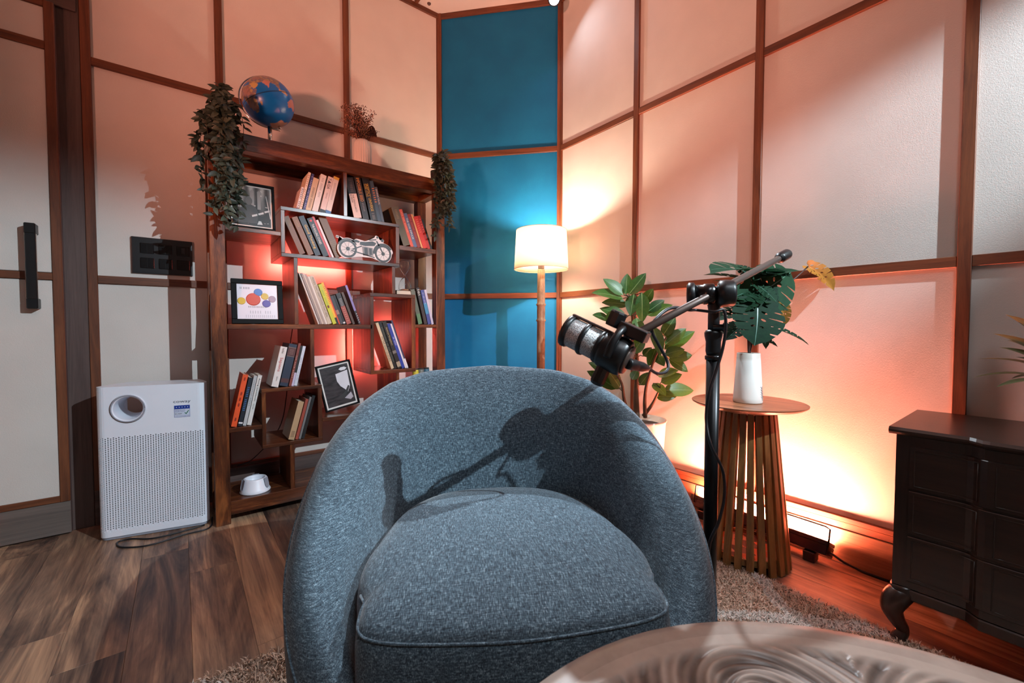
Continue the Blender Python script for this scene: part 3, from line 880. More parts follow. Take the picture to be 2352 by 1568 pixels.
# framed stage photograph, upper left
M = Matrix.Translation((.276, 2.335, 1.3557)) @ Matrix.Rotation(math.radians(-7), 4, 'X')
picture_frame('black framed black and white photograph under the left hanging plant', M, .190, .222, .011, .007, art='print_stage')
sf = bpy.data.objects['picture_frame']
def shp(name, pts, c, y):
    bm = bmesh.new(); bmesh.ops.triangulate(bm, faces=[bm.faces.new([bm.verts.new((x, y, z)) for x, z in pts])]); obj(name, bm, colmat(c, .3), sf)
for xx, w_ in ((-.045, .020), (.002, .016), (.030, .014)):
    shp('print_column', [(xx-w_/2, .10), (xx+w_/2, .10), (xx+w_/2, .185), (xx, .192), (xx-w_/2, .185)], (150, 142, 138), -.0011)
shp('print_figure', [(-.060, .030), (.020, .030), (.026, .085), (.012, .112), (-.004, .120), (-.026, .116), (-.048, .095)], (58, 53, 52), -.0013)
shp('print_figure', [(-.012 + .015*math.cos(a*PI/6), .136 + .020*math.sin(a*PI/6)) for a in range(12)], (92, 86, 82), -.0014)
for x0, z0 in ((.000, .060), (.026, .072), (.052, .086)):
    shp('print_highlight', [(x0, z0), (x0+.022, z0+.009), (x0+.021, z0+.018), (x0-.001, z0+.009)], (206, 200, 196), -.0016)
shp('print_highlight', [(.020, .026), (.042, .028), (.036, .044), (.026, .044)], (206, 200, 196), -.0016)
shp('print_highlight', [(.058, .170), (.061, .170), (.078, .060), (.074, .060)], (196, 190, 186), -.0016)
# framed poster of round badges, middle left
M = Matrix.Translation((.293, 2.335, .9138)) @ Matrix.Rotation(math.radians(-8), 4, 'X')
pf, pr = picture_frame('black framed white poster with coloured round badges on the middle shelf', M, .212, .212, .022, .000, art='print_poster')


def disc(name, parent, x, z, rx, rz, y0, y1, mat, n=24):
    bm = bmesh.new(); lathe(bm, [(0, 0), (1, 0), (.9, 1), (0, 1)], n, Matrix(((rx, 0, 0, x), (0, 0, y1-y0, y0), (0, rz, 0, z), (0, 0, 0, 1))))
    return obj(name, bm, mat, parent)


for c, (x, z, r) in (((214, 92, 74), (-.018, .117, .030)), ((216, 186, 70), (-.066, .108, .017)), ((94, 134, 202), (.003, .152, .018)), ((214, 184, 80), (.030, .133, .016)), ((96, 84, 168), (.036, .098, .018)), ((168, 140, 160), (.061, .121, .016))):
    disc('badge', pf, x, z, r, r, -.0009, -.0035, colmat(c, .2))
TX = Matrix(((1, 0, 0), (0, 0, -1), (0, 1, 0))).to_4x4()    # text upright facing -y
text(marks(3, 8), pf, Matrix.Translation((-.052, -.0012, .170)) @ TX, .04, .010, colmat((60, 60, 64)))
text(marks(19), pf, Matrix.Translation((-.002, -.0012, .081)) @ TX, .075, .008, colmat((60, 60, 64)))
text(marks(5, 3), pf, Matrix.Translation((.010, -.0012, .056)) @ TX, .085, .014, colmat((186, 180, 192)))
text(marks(15), pf, Matrix.Translation((.010, -.0012, .036)) @ TX, .12, .013, colmat((186, 180, 192)))
# leaning picture of a silhouetted musician
M = Matrix.Translation((.706, 2.42, .4355)) @ Matrix.Rotation(math.radians(-11), 4, 'Y') @ Matrix.Rotation(math.radians(-5), 4, 'X') @ Matrix.Translation((0, 0, .018))
pf, pr = picture_frame('tilted black framed picture of a dark silhouette with guitar on the lower shelf', M, .185, .255, .009, .009, art='print_silhouette')
bm = bmesh.new(); pts = [(.0, .19), (.066, .20), (.062, .11), (.045, .08), (.03, .10), (.012, .12), (.0, .15)]
bm.faces.new([bm.verts.new((x, -.0012, z)) for x, z in pts]); obj('pale_shape', bm, colmat((222, 218, 224)), pf)
disc('lamp_shape', pf, .044, .212, .022, .010, -.0009, -.0014, colmat((226, 222, 226)), 6)
bm = bmesh.new(); bm.faces.new([bm.verts.new((x, -.0014, z)) for x, z in [(-.01, .06), (.03, .085), (.052, .115), (.060, .110), (.042, .078), (.012, .05)]]); obj('guitar_shape', bm, colmat((30, 28, 30)), pf)
bm = bmesh.new(); bm.faces.new([bm.verts.new((x, -.0012, z)) for x, z in [(.02, .05), (.06, .075), (.066, .045), (.05, .035)]]); obj('pale_shape', bm, colmat((170, 164, 172)), pf)

# motorcycle cutout ------------------------------------------------------
mo = thing('motorcycle_cutout', 'flat black and white motorcycle cutout standing in the red-lit box', 'ornament', (.795, 2.312, AZ0+.0195))
# outline in local x (−.15..+.15) and z (0..+.14)


def slab(name, pts, y0, y1, mat, parent, hole=None):
    bm = bmesh.new(); f = bm.verts
    a = [f.new((x, y0, z)) for x, z in pts]; b = [f.new((x, y1, z)) for x, z in pts]
    for i in range(len(pts)):
        j = (i+1) % len(pts); bm.faces.new((a[i], a[j], b[j], b[i]))
    bmesh.ops.triangulate(bm, faces=[bm.faces.new(a), bm.faces.new(b[::-1])])
    return obj(name, bm, mat, parent)


def arc(cx, cz, r, a0, a1, n=12):
    return [(cx + r*math.cos(math.radians(a0 + (a1-a0)*i/n)), cz + r*math.sin(math.radians(a0 + (a1-a0)*i/n))) for i in range(n+1)]


RW, FW_ = (-.092, .054), (.098, .046)
outl = arc(*RW, .054, 255, 120, 10) + [(-.152, .105), (-.150, .118), (-.138, .116)] + arc(*RW, .057, 112, 55, 5) + [(-.055, .108), (-.045, .112), (.0, .104), (.03, .118), (.048, .128), (.058, .142), (.072, .138), (.078, .122), (.090, .118), (.096, .128), (.104, .120), (.100, .106)] + arc(*FW_, .058, 80, 10, 6) + arc(*FW_, .050, 0, -100, 8) + [(.060, .010), (.035, .018), (-.03, .018), (-.06, .012)]
slab('board', outl, -.003, .003, colmat((206, 196, 192)), mo)
def ringpart(name, c, r0, r1, y, mat):
    bm = bmesh.new(); n = 28
    a = [bm.verts.new((c[0]+r0*math.cos(2*PI*i/n), y, c[1]+r0*math.sin(2*PI*i/n))) for i in range(n)]; b = [bm.verts.new((c[0]+r1*math.cos(2*PI*i/n), y, c[1]+r1*math.sin(2*PI*i/n))) for i in range(n)]
    for i in range(n): bm.faces.new((a[i], a[(i+1) % n], b[(i+1) % n], b[i]))
    return obj(name, bm, mat, mo)
blk = colmat((34, 31, 32)); gry = colmat((112, 106, 104))
for c in (RW, FW_):
    ringpart('tyre', c, .036, .047, -.0034, blk); ringpart('hub', c, .001, .010, -.0036, blk)
    for i in range(9):
        a = 2*PI*i/9; d = Vector((math.cos(a), 0, math.sin(a))); p = Vector((-d.z, 0, d.x))*.0007
        bm = bmesh.new(); q0 = Vector((c[0], -.0035, c[1])) + d*.008; q1 = Vector((c[0], -.0035, c[1])) + d*.037
        bm.faces.new([bm.verts.new(v) for v in (q0-p, q1-p, q1+p, q0+p)]); obj('spoke', bm, blk, mo)
def flat(name, pts, mat, y=-.0037):
    bm = bmesh.new(); bmesh.ops.triangulate(bm, faces=[bm.faces.new([bm.verts.new((x, y, z)) for x, z in pts])]); return obj(name, bm, mat, mo)
flat('rear_fender', arc(*RW, .054, 160, 30, 12) + arc(*RW, .048, 30, 160, 12), blk); flat('front_fender', arc(*FW_, .057, 185, 30, 12) + arc(*FW_, .047, 30, 185, 12), blk)
flat('tank', [(-.028, .098), (.0, .100), (.04, .108), (.060, .100), (.050, .084), (.0, .078), (-.030, .082)], blk); flat('seat', [(-.075, .100), (-.048, .106), (-.028, .100), (-.034, .092), (-.066, .092)], blk)
flat('engine', [(-.018, .075), (.040, .072), (.044, .030), (-.012, .026)], gry); flat('engine_fins', [(-.006, .070), (.012, .070), (.014, .032), (-.004, .032)], blk, -.0039); flat('engine_fins', [(.020, .068), (.034, .068), (.036, .034), (.022, .034)], blk, -.0039)
flat('frame_tube', [(-.07, .056), (-.02, .078), (-.018, .073), (-.066, .050)], blk); flat('frame_tube', [(-.075, .050), (.05, .024), (.05, .018), (-.075, .044)], blk); flat('fork', [(.058, .112), (.066, .112), (.102, .048), (.095, .044)], blk)
flat('handlebar', [(.020, .114), (.060, .122), (.061, .117), (.022, .109)], blk); flat('headlamp', arc(.094, .118, .008, 0, 340, 12), blk); flat('headlamp', arc(.066, .132, .006, 0, 340, 12), blk); flat('tail_lamp', arc(-.146, .110, .004, 0, 340, 10), blk)

# hourglass ------------------------------------------------------------
hg = thing('hourglass', 'clear glass hourglass standing on the flat beige book', 'hourglass', (1.046, 2.37, BZ1+.0248))
prof = [(.026, 0), (.033, .004), (.037, .022), (.034, .042), (.024, .062), (.010, .082), (.0045, .092), (.010, .102), (.024, .122), (.032, .140), (.033, .158), (.028, .172), (.014, .179), (0, .180)]
cat = [(v.x, v.z) for v in catmull([(r, 0, z) for r, z in prof], 3)]
inner = [(max(r-.0016, 0), z + (.0014 if i == 0 else (-.0014 if i == len(cat)-1 else 0))) for i, (r, z) in enumerate(cat)]
bm = bmesh.new(); lathe(bm, [(0, 0)] + [(max(r, 0), z) for r, z in cat], 28, cap=False); bmesh.ops.recalc_face_normals(bm, faces=bm.faces[:])
b2 = bmesh.new(); lathe(b2, [(0, .0014)] + inner, 28, cap=False); bmesh.ops.recalc_face_normals(b2, faces=b2.faces[:]); bmesh.ops.reverse_faces(b2, faces=b2.faces[:])
tmpm = bpy.data.meshes.new('inner'); b2.to_mesh(tmpm); b2.free(); bm.from_mesh(tmpm); bpy.data.meshes.remove(tmpm)
g = obj('glass_bulbs', bm, 'glass', hg, smooth=True, recalc=False)
bm = bmesh.new(); lathe(bm, [(0, .0016), (.026, .0016), (.030, .006), (.020, .010), (0, .013)], 24); obj('sand', bm, 'sand', hg, smooth=True)

# cup holder on the bottom board -----------------------------------------
ch = thing('cup_holder', 'white plastic cup holder on the bottom board of the bookcase', 'cup holder', (.272, 2.385, .1005))
bm = bmesh.new(); lathe(bm, [(0, 0), (.063, 0), (.066, .006), (.060, .016), (.050, .062), (.048, .066), (.041, .066), (.039, .060), (.037, .014), (0, .012)], 40); obj('body', bm, 'white_plastic', ch, smooth=True)
for a in (-70, 50, 170):
    R_ = Matrix.Rotation(math.radians(a), 4, 'Z')
    bm = bmesh.new(); us = [(-.013, .068), (-.012, .034), (-.007, .024), (0, .020), (.007, .024), (.012, .034), (.013, .068)]
    pts = [R_ @ Vector((x, -(.0645 - (z-.016)*.23), z)) for x, z in us]; tube(bm, catmull(pts, 4), .0011, 6); obj('slot_edge', bm, 'grey_plastic', ch, smooth=True)
    bm = bmesh.new(); top = [R_ @ Vector((x*.9, -(.0640 - (z-.016)*.23), z)) for x, z in us]; bm.faces.new([bm.verts.new(p) for p in top]); obj('slot_face', bm, 'grey_plastic', ch)
# jars behind the armchair
for i, (x, c, lb) in enumerate(((1.105, (196, 180, 60), 'yellow and white small tin behind the armchair top'), (1.145, (120, 118, 112), 'grey small tin between two others behind the armchair top'), (1.186, (70, 110, 130), 'blue small tin beside the right bookcase post'))):
    j = thing('tin', lb, 'tin', (x, 2.36 + .01*i, .5395), group='small tins on the hidden shelf')
    bm = bmesh.new(); lathe(bm, [(0, 0), (.018, 0), (.0185, .003), (.0185, .100), (.017, .104)], 24); obj('can', bm, colmat(c, .3), j, smooth=True)
    bm = bmesh.new(); lathe(bm, [(0, .1045), (.0172, .1045), (.0172, .112), (0, .113)], 24); obj('lid', bm, colmat((60, 58, 56), .3), j, smooth=False)

# globe ------------------------------------------------------------------
GR = .115
gl = thing('globe', 'blue desk globe with chrome meridian arm on top of the bookcase', 'globe', (.372, 2.45, 1.7765))
nl, nb = 192, 96
lon = np.linspace(-PI, PI, nl, endpoint=False); lat = np.linspace(-PI/2, PI/2, nb+1)
POLY = {
    'africa': ([(-6, 35), (10, 37), (20, 32), (32, 31), (43, 12), (51, 11), (40, -3), (40, -15), (35, -24), (30, -32), (19, -34), (12, -17), (9, 4), (-8, 5), (-16, 14), (-9, 30)], (150, 118, 108)),
    'asia': ([(32, 31), (36, 36), (28, 41), (30, 60), (40, 68), (70, 73), (110, 76), (160, 70), (180, 66), (160, 60), (142, 54), (135, 44), (122, 40), (121, 30), (110, 20), (105, 10), (103, 2), (98, 10), (94, 17), (88, 22), (80, 14), (77, 8), (73, 18), (67, 25), (57, 26), (52, 24), (58, 20), (52, 16), (44, 13), (38, 22)], (176, 132, 110)),
    'india': ([(68, 24), (75, 32), (88, 26), (88, 22), (80, 14), (77, 8), (73, 18)], (186, 128, 116)),
    'arabia': ([(36, 30), (48, 30), (57, 25), (58, 20), (52, 16), (44, 13), (38, 22)], (188, 160, 104)),
    'europe': ([(-9, 37), (0, 43), (-4, 48), (8, 54), (12, 56), (6, 60), (20, 70), (40, 68), (30, 60), (40, 47), (28, 41), (22, 37), (14, 40), (5, 43)], (170, 150, 120)),
    'australia': ([(114, -22), (122, -17), (131, -12), (137, -12), (142, -11), (146, -19), (153, -26), (150, -37), (140, -38), (131, -31), (116, -35)], (190, 124, 116)),
    'indonesia': ([(96, 5), (104, -2), (114, -8), (120, -9), (118, 2), (110, 3), (104, 3)], (196, 150, 110)),
    'madagascar': ([(44, -16), (50, -15), (47, -25), (44, -23)], (150, 130, 90)),
    'america': ([(-80, 8), (-60, 10), (-35, -6), (-40, -22), (-55, -35), (-68, -54), (-75, -50), (-71, -18), (-81, -5)], (150, 150, 90)),
    'north': ([(-165, 65), (-120, 70), (-80, 72), (-60, 52), (-80, 30), (-97, 20), (-85, 10), (-110, 24), (-125, 45)], (180, 150, 110)),
}
LO, LA = np.meshgrid(np.degrees(lon), np.degrees(lat))
colr = np.tile(np.array(sr(8, 104, 186)), (LO.size, 1)).reshape(nb+1, nl, 3)
prnd = np.random.default_rng(3)
jit = prnd.normal(0, 1.0, LO.shape)
for nm, (pp, c) in POLY.items():
    ins = np.zeros(LO.shape, bool)
    for (xa, ya), (xb, yb) in zip(pp, pp[1:] + pp[:1]):
        cnd = ((ya > LA) != (yb > LA)) & (LO + jit*.6 < (xb-xa)*(LA-ya)/((yb-ya) or 1e-9) + xa); ins ^= cnd
    colr[ins] = np.array(sr(*c))
    if nm in ('africa', 'asia', 'europe'):   # patchwork of countries
        pid = ((np.floor((LO + 6*np.sin(LA*.2))/9) + np.floor((LA + 5*np.sin(LO*.17))/8)) % 4).astype(int)
        pal = np.array([sr(132, 108, 104), sr(168, 146, 108), sr(112, 108, 124), sr(152, 118, 112)])
        colr[ins] = pal[pid[ins]]
colr[LA < -70 + 3*np.sin(np.radians(LO*5))] = np.array(sr(190, 150, 130))
eq = np.abs(LA) < 1.0; colr[eq] = np.array(sr(20, 24, 34))
gv, gf = [], []
for i in range(nb+1):
    for j in range(nl):
        gv.append((GR*math.cos(lat[i])*math.cos(lon[j]), GR*math.cos(lat[i])*math.sin(lon[j]), GR*math.sin(lat[i])))
for i in range(nb):
    for j in range(nl):
        k2 = (j+1) % nl; gf.append((i*nl+j, i*nl+k2, (i+1)*nl+k2, (i+1)*nl+j))
gm = mesh('ball', gv, gf, True)
ca = gm.color_attributes.new('map_print', 'FLOAT_COLOR', 'POINT')
ca.data.foreach_set('color', np.concatenate([colr.reshape(-1, 3), np.ones((LO.size, 1))], 1).astype(np.float32).ravel())
n = NT('globe_print'); at = n.add('ShaderNodeAttribute', attribute_name='map_print'); n.link(at.outputs['Color'], n.b.inputs['Base Color']); n.set(.28, 0, .5)
# 62 degrees east towards the camera, axis tilted
toc = Vector((-.372, -2.45, 0)).normalized()
side = Vector((0, 0, 1)).cross(toc)
axis = (Vector((0, 0, 1)) - side*.42).normalized()      # north end leans to the left
xax = (toc - axis*toc.dot(axis)).normalized(); yax = axis.cross(xax)
MG = Matrix((xax, yax, axis)).transposed().to_4x4() @ Matrix.Rotation(math.radians(-72), 4, 'Z')
gc = Vector((-.004, 0, .240))
gm.transform(Matrix.Translation(gc) @ MG)
obj('ball', gm, 'globe_print', gl)
lft = (-side - axis*(-side).dot(axis)).normalized()
arm = [gc + axis*(math.cos(PI*i/24)*(GR+.010)) + lft*(math.sin(PI*i/24)*(GR+.010)) for i in range(25)]
bm = bmesh.new(); tube(bm, arm, .003, 8); obj('meridian_arm', bm, 'chrome', gl, smooth=True)
sp_ = arm[-1]
tubeobj('pivot', [sp_ + axis*.012, sp_ - axis*.006], .006, 'chrome', gl, world=False)
low = Vector((sp_.x-.045, sp_.y, sp_.z-.012))
tubeobj('arm_bracket', [sp_, Vector((sp_.x, sp_.y, sp_.z-.010)), low], .005, 'chrome', gl, world=False)
tubeobj('pillar', [low + Vector((0, 0, .006)), Vector((low.x, low.y, .014))], .0100, 'chrome', gl, world=False)
bm = bmesh.new(); lathe(bm, [(0, 0), (.062, 0), (.062, .006), (.050, .012), (.012, .016), (0, .016)], 36, Matrix.Translation((low.x, low.y, 0))); obj('base', bm, 'chrome', gl, smooth=True)

# ribbed vase with dried flowers ------------------------------------------
dvase = thing('ribbed_vase', 'white ribbed vase on top of the bookcase', 'vase', (.834, 2.45, 1.7765))
bm = bmesh.new(); nn = 96
prof = [(.044, 0), (.047, .004), (.047, .135), (.044, .155), (.036, .172), (.022, .182), (.018, .184), (.016, .180), (.016, .12)]
rings = []
for r, z in prof:
    rings.append([bm.verts.new(((r*(1 + (.045*math.cos(i*2*PI/nn*24) if z < .178 else 0)))*math.cos(2*PI*i/nn), (r*(1 + (.045*math.cos(i*2*PI/nn*24) if z < .178 else 0)))*math.sin(2*PI*i/nn), z)) for i in range(nn)])
for a, b in zip(rings, rings[1:]):
    for i in range(nn): bm.faces.new((a[i], a[(i+1) % nn], b[(i+1) % nn], b[i]))
bm.faces.new(rings[0]); obj('body', bm, 'ceramic_white', dvase, smooth=True)
df = thing('dried_flowers', 'bunch of brown dried flowers in the white ribbed vase', 'flowers', (.834, 2.45, 1.93))
r2 = random.Random(11)
bits = {'dried_brown': ([], []), 'dried_dark': ([], []), 'dried_pink': ([], [])}
for i in range(46):
    a = r2.uniform(0, 2*PI); sp2 = r2.uniform(.02, .115); hgt = r2.uniform(.10, .225)*(1.12 - sp2*3.4)
    dirx = math.cos(a)*sp2 - .028; diry = math.sin(a)*sp2*.7
    pts = [Vector((0, 0, 0)), Vector((dirx*.35, diry*.35, hgt*.5)), Vector((dirx, diry, hgt))]
    pts = catmull(pts, 5)
    if i < 30:
        tubeobj('stem', [p.copy() for p in pts], .0009, 'dried_dark', df, 5, world=False)
    mt = r2.choice(['dried_brown', 'dried_brown', 'dried_dark', 'dried_pink'])
    V, F = bits[mt]
    for p in pts[4:]:
        for k_ in range(9):
            c = p + Vector((r2.gauss(0, .010), r2.gauss(0, .010), r2.gauss(0, .010))); s = r2.uniform(.0016, .0036); b0 = len(V)
            for d in ((1, 0, 0), (-1, 0, 0), (0, 1, 0), (0, -1, 0), (0, 0, 1.3), (0, 0, -1.3)): V.append(tuple(c + Vector(d)*s))
            for t3 in ((0, 2, 4), (2, 1, 4), (1, 3, 4), (3, 0, 4), (2, 0, 5), (1, 2, 5), (3, 1, 5), (0, 3, 5)): F.append(tuple(b0+q for q in t3))
for mt, (V, F) in bits.items():
    o = obj('buds', mesh('buds', V, F), mt, df); o['kind'] = 'stuff'
# one large drooping brown leaf
bm = bmesh.new(); rows = []
for i in range(9):
    t = i/8; w = .032*math.sin(PI*min(1, t*1.02))**.7 + .001; c = Vector((.005 + t*.075, -.012, .045 + .055*math.sin(t*2.2) - t*t*.03))
    rows.append((bm.verts.new(c + Vector((0, -w*.5, w*.7))), bm.verts.new(c), bm.verts.new(c + Vector((0, w*.5, -w*.7)))))
for a, b in zip(rows, rows[1:]):
    bm.faces.new((a[0], a[1], b[1], b[0])); bm.faces.new((a[1], a[2], b[2], b[1]))
obj('dried_leaf', bm, 'dried_dark', df, smooth=True)
# ------------------------------------------------------------------ rug
RX1, RY1, RX0, RY0 = 1.61, 1.30, -.95, -1.15
rug = thing('rug', 'shaggy tan rug with pale lattice lines under the armchair', 'rug', (.33, .07, 0))
box('backing', RX0, RX1, RY0, RY1, .0005, .008, 'rug_base', rug, .002)
prn = np.random.default_rng(5)


def pile(n_, x0, x1, y0, y1, seed):
    g = np.random.default_rng(seed)
    px_ = g.uniform(x0, x1, n_); py_ = g.uniform(y0, y1, n_); a = g.uniform(0, 2*PI, n_); ln = g.uniform(.014, .026, n_); w = g.uniform(.0009, .0018, n_)
    lean = g.uniform(.3, 1.1, n_); ph = g.uniform(0, 2*PI, n_)
    dx, dy = np.cos(ph)*np.sin(lean)*ln, np.sin(ph)*np.sin(lean)*ln; dz = np.cos(lean)*ln
    ux, uy = np.cos(a)*w, np.sin(a)*w
    z0 = .006
    P = np.stack([np.stack([px_-ux, py_-uy, np.full(n_, z0)], 1), np.stack([px_+ux, py_+uy, np.full(n_, z0)], 1),
                  np.stack([px_+ux*1.1+dx*.6, py_+uy*1.1+dy*.6, z0+dz*.75], 1), np.stack([px_-ux*1.1+dx*.6, py_-uy*1.1+dy*.6, z0+dz*.75], 1),
                  np.stack([px_+dx*1.25, py_+dy*1.25, z0+dz*.9], 1)], 1)
    return P


Ps = [pile(62000, 1.12, RX1, RY0*0-.25, .95, 1), pile(26000, -.35, .62, .62, RY1, 2), pile(26000, RX0, RX1, RY0, RY1, 3)]
P = np.concatenate(Ps); nP = len(P)
P[..., 0] = np.clip(P[..., 0], RX0-.02, RX1+.012); P[..., 1] = np.clip(P[..., 1], RY0-.02, RY1+.012)
base_i = np.arange(nP)*5
F4 = np.stack([base_i, base_i+1, base_i+2, base_i+3], 1); F3 = np.stack([base_i+3, base_i+2, base_i+4], 1)
me = bpy.data.meshes.new('pile')
me.vertices.add(nP*5); me.vertices.foreach_set('co', P.reshape(-1))
me.loops.add(nP*7); me.loops.foreach_set('vertex_index', np.concatenate([F4, F3], 1).reshape(-1))
me.polygons.add(nP*2); st = np.stack([np.arange(nP)*7, np.arange(nP)*7+4], 1).reshape(-1)
me.polygons.foreach_set('loop_start', st)
me.update(calc_edges=True); me.validate()
o = obj('pile', me, 'rug_pile', rug, world=True); o['kind'] = 'stuff'

# ------------------------------------------------------------------ armchair
CC = Vector((.56, .75, 0)); CB = Vector((.51, .86, 0)).normalized(); CR = Vector((CB.y, -CB.x, 0))
MC = Matrix((CR, CB, Vector((0, 0, 1)))).transposed().to_4x4(); MC.translation = Vector((CC.x, CC.y, .012))
chair = thing('armchair', 'round blue grey tweed tub armchair facing the carved table', 'armchair', mat=MC)


def interp(x, xs, ys):
    return float(np.interp(x, xs, ys))


def R_out(th):
    a, bb_, bf, n_ = .428, .440, .385, 2.25
    s, c = abs(math.sin(th)), math.cos(th); b = bb_ if c > 0 else bf
    return ((s/a)**n_ + (abs(c)/b)**n_)**(-1/n_)


DEG = [0, 30, 45, 60, 75, 90, 105, 120, 135, 150]
ZCR = [.768, .756, .734, .694, .636, .566, .490, .412, .330, .24]
THK = [.150, .150, .155, .160, .160, .150, .130, .106, .088, .08]


def section(th):
    d = abs(math.degrees(th)); zc = interp(d, DEG, ZCR); tk = interp(d, DEG, THK); R = R_out(th); ri = R - tk
    z0 = min(.36, zc - .10)
    pts = [(ri-.004, min(.20, z0-.03)), (ri, z0), (ri + tk*.10, z0 + (zc-z0)*.40), (ri + tk*.24, z0 + (zc-z0)*.74), (ri + tk*.46, zc-.010), (ri + tk*.64, zc), (ri + tk*.84, zc-.016), (R, zc-.055), (R+.002, zc-.12), (R-.008, zc*.45), (R-.035, .12), (R-.055, .015)]
    return [(v.x, v.z) for v in catmull([(r, 0, z) for r, z in pts], 3)]


TH = [math.radians(a) for a in np.linspace(-139, 139, 81)]
bm = bmesh.new(); rings = []
secs = [(th, section(th), 1.0, 0.0) for th in TH]
endL = [(TH[0], section(TH[0]), s_, f_) for s_, f_ in ((.35, .060), (.66, .048), (.87, .028))]; endR = [(TH[-1], section(TH[-1]), s_, f_) for s_, f_ in ((.87, .028), (.66, .048), (.35, .060))]
for th, sc_, s_, f_ in endL + secs + endR:
    rm = sum(r for r, z in sc_)/len(sc_); zt = max(z for r, z in sc_)
    tang = Vector((math.cos(th), -math.sin(th), 0))*(1 if th > 0 else -1)
    ring_ = []
    for r, z in sc_:
        r2_ = rm + (r - rm)*s_; z2 = z if s_ == 1 else z - (1-s_)*max(0, z)*.30
        p = Vector((math.sin(th)*r2_, math.cos(th)*r2_, z2)) + tang*f_
        ring_.append(bm.verts.new(p))
    rings.append(ring_)
for a, b in zip(rings, rings[1:]):
    for i in range(len(a)-1): bm.faces.new((a[i], a[i+1], b[i+1], b[i]))
bm.faces.new(rings[0]); bm.faces.new(rings[-1][::-1])
obj('backrest_shell', bm, 'tweed', chair, smooth=True)
pp = []
for th in TH:
    d = abs(math.degrees(th)); R = R_out(th) + .001; z = interp(d, DEG, ZCR) - .058
    pp.append(Vector((math.sin(th)*R, math.cos(th)*R, z)))
bm = bmesh.new(); tube(bm, pp, .0026, 8); obj('piping', bm, 'tweed', chair, smooth=True)
# seat cushion
ths = [math.radians(a) for a in np.linspace(-126, 126, 57)]
rim = []
for th in ths:
    d = abs(math.degrees(th)); r = R_out(th) - interp(d, DEG, THK) - .002
    rim.append(Vector((math.sin(th)*r, math.cos(th)*r, 0)))
yF = -.285
pl_, pr_ = rim[0], rim[-1]
front = catmull([pr_, (pr_.x+.001, pr_.y-.030, 0), (pr_.x-.006, yF+.022, 0), (pr_.x-.035, yF-.002, 0), (pr_.x-.11, yF-.018, 0), (0, yF-.030, 0), (pl_.x+.11, yF-.018, 0), (pl_.x+.035, yF-.002, 0), (pl_.x+.006, yF+.022, 0), (pl_.x-.001, pl_.y-.030, 0), pl_], 5)[1:-1]
loop = rim + front
cx = Vector((0, 0, 0))
lv = [(.975, .235), (.995, .245), (1.0, .27), (1.0, .385), (.992, .405), (.975, .418), (.94, .428), (.85, .438), (.7, .446), (.5, .452), (.25, .455)]
bm = bmesh.new(); rings = []
for s_, z in lv:
    rings.append([bm.verts.new((v.x*s_, (v.y-.0)*s_, z)) for v in loop])
for a, b in zip(rings, rings[1:]):
    nn = len(a)
    for i in range(nn): bm.faces.new((a[i], a[(i+1) % nn], b[(i+1) % nn], b[i]))
bm.faces.new(rings[-1]); bm.faces.new(rings[0])
cu = obj('seat_cushion', bm, 'tweed_seat', chair, smooth=True)
bm = bmesh.new(); tube(bm, [Vector((v.x*.986, v.y*.986, .413)) for v in [rim[-2], rim[-1]] + front + [rim[0], rim[1]]], .0024, 8); obj('piping', bm, 'tweed', cu, smooth=True)
# front apron and plinth
bm = bmesh.new(); rings = [[bm.verts.new((v.x*s_, v.y*s_, z)) for v in loop] for s_, z in ((.90, .02), (.955, .05), (.965, .23))]
for a, b in zip(rings, rings[1:]):
    nn = len(a)
    for i in range(nn): bm.faces.new((a[i], a[(i+1) % nn], b[(i+1) % nn], b[i]))
bm.faces.new(rings[-1]); bm.faces.new(rings[0]); obj('seat_base', bm, 'tweed', chair, smooth=True)
bm = bmesh.new(); lathe(bm, [(0, 0), (.26, 0), (.26, .02), (0, .02)], 40); obj('plinth', bm, 'black_plastic', chair)

# ------------------------------------------------------------------ carved round table
TCX, TCY, TR, TZ = .33, -.076, .432, .50
ct = thing('carved_table', 'round carved brown wooden table in the foreground', 'table', (TCX, TCY, 0.012))
n = NT('carved_wood')
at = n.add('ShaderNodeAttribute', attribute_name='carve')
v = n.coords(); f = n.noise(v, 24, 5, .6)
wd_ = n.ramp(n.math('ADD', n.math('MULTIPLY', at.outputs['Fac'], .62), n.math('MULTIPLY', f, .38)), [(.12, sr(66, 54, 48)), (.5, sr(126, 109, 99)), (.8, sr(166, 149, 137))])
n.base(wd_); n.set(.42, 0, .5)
nr, na = 230, 1000
rr = np.linspace(.0, 1, nr)**.8*(TR-.030); aa = np.linspace(0, 2*PI, na, endpoint=False)
RR, AA = np.meshgrid(rr, aa, indexing='ij')
Xc, Yc = RR*np.cos(AA), RR*np.sin(AA)
hgt = np.zeros_like(RR); sel = np.full(RR.shape, 9.0)
# scrolling acanthus leaves: spiral scrolls on two rings around the middle
for ring_r, cnt, rad, sgn in ((.300, 8, .125, 1), (.150, 5, .095, -1)):
    for i in range(cnt):
        a0 = 2*PI*(i + .3*(sgn > 0))/cnt; ccx, ccy = ring_r*math.cos(a0), ring_r*math.sin(a0)
        dx, dy = Xc-ccx, Yc-ccy; d = np.hypot(dx, dy)/rad; an = np.arctan2(dy, dx) - a0
        m = d < sel; ph_ = np.sqrt(d+.02); hh = .5 + .32*np.sin(an*3*sgn + 26*ph_) + .22*np.sin(an*4*sgn + 105*ph_)
        hgt = np.where(m & (d < 1.25), hh, hgt); sel = np.where(m, d, sel)
hgt = np.where(sel > 1.25, .25 + .2*np.sin(AA*70), hgt)
edge = np.clip((RR - (TR-.060))/.012, 0, 1); hgt = hgt*(1-edge) + .95*edge
Zc = TZ - .012 - .007*(1-np.clip(hgt, 0, 1))
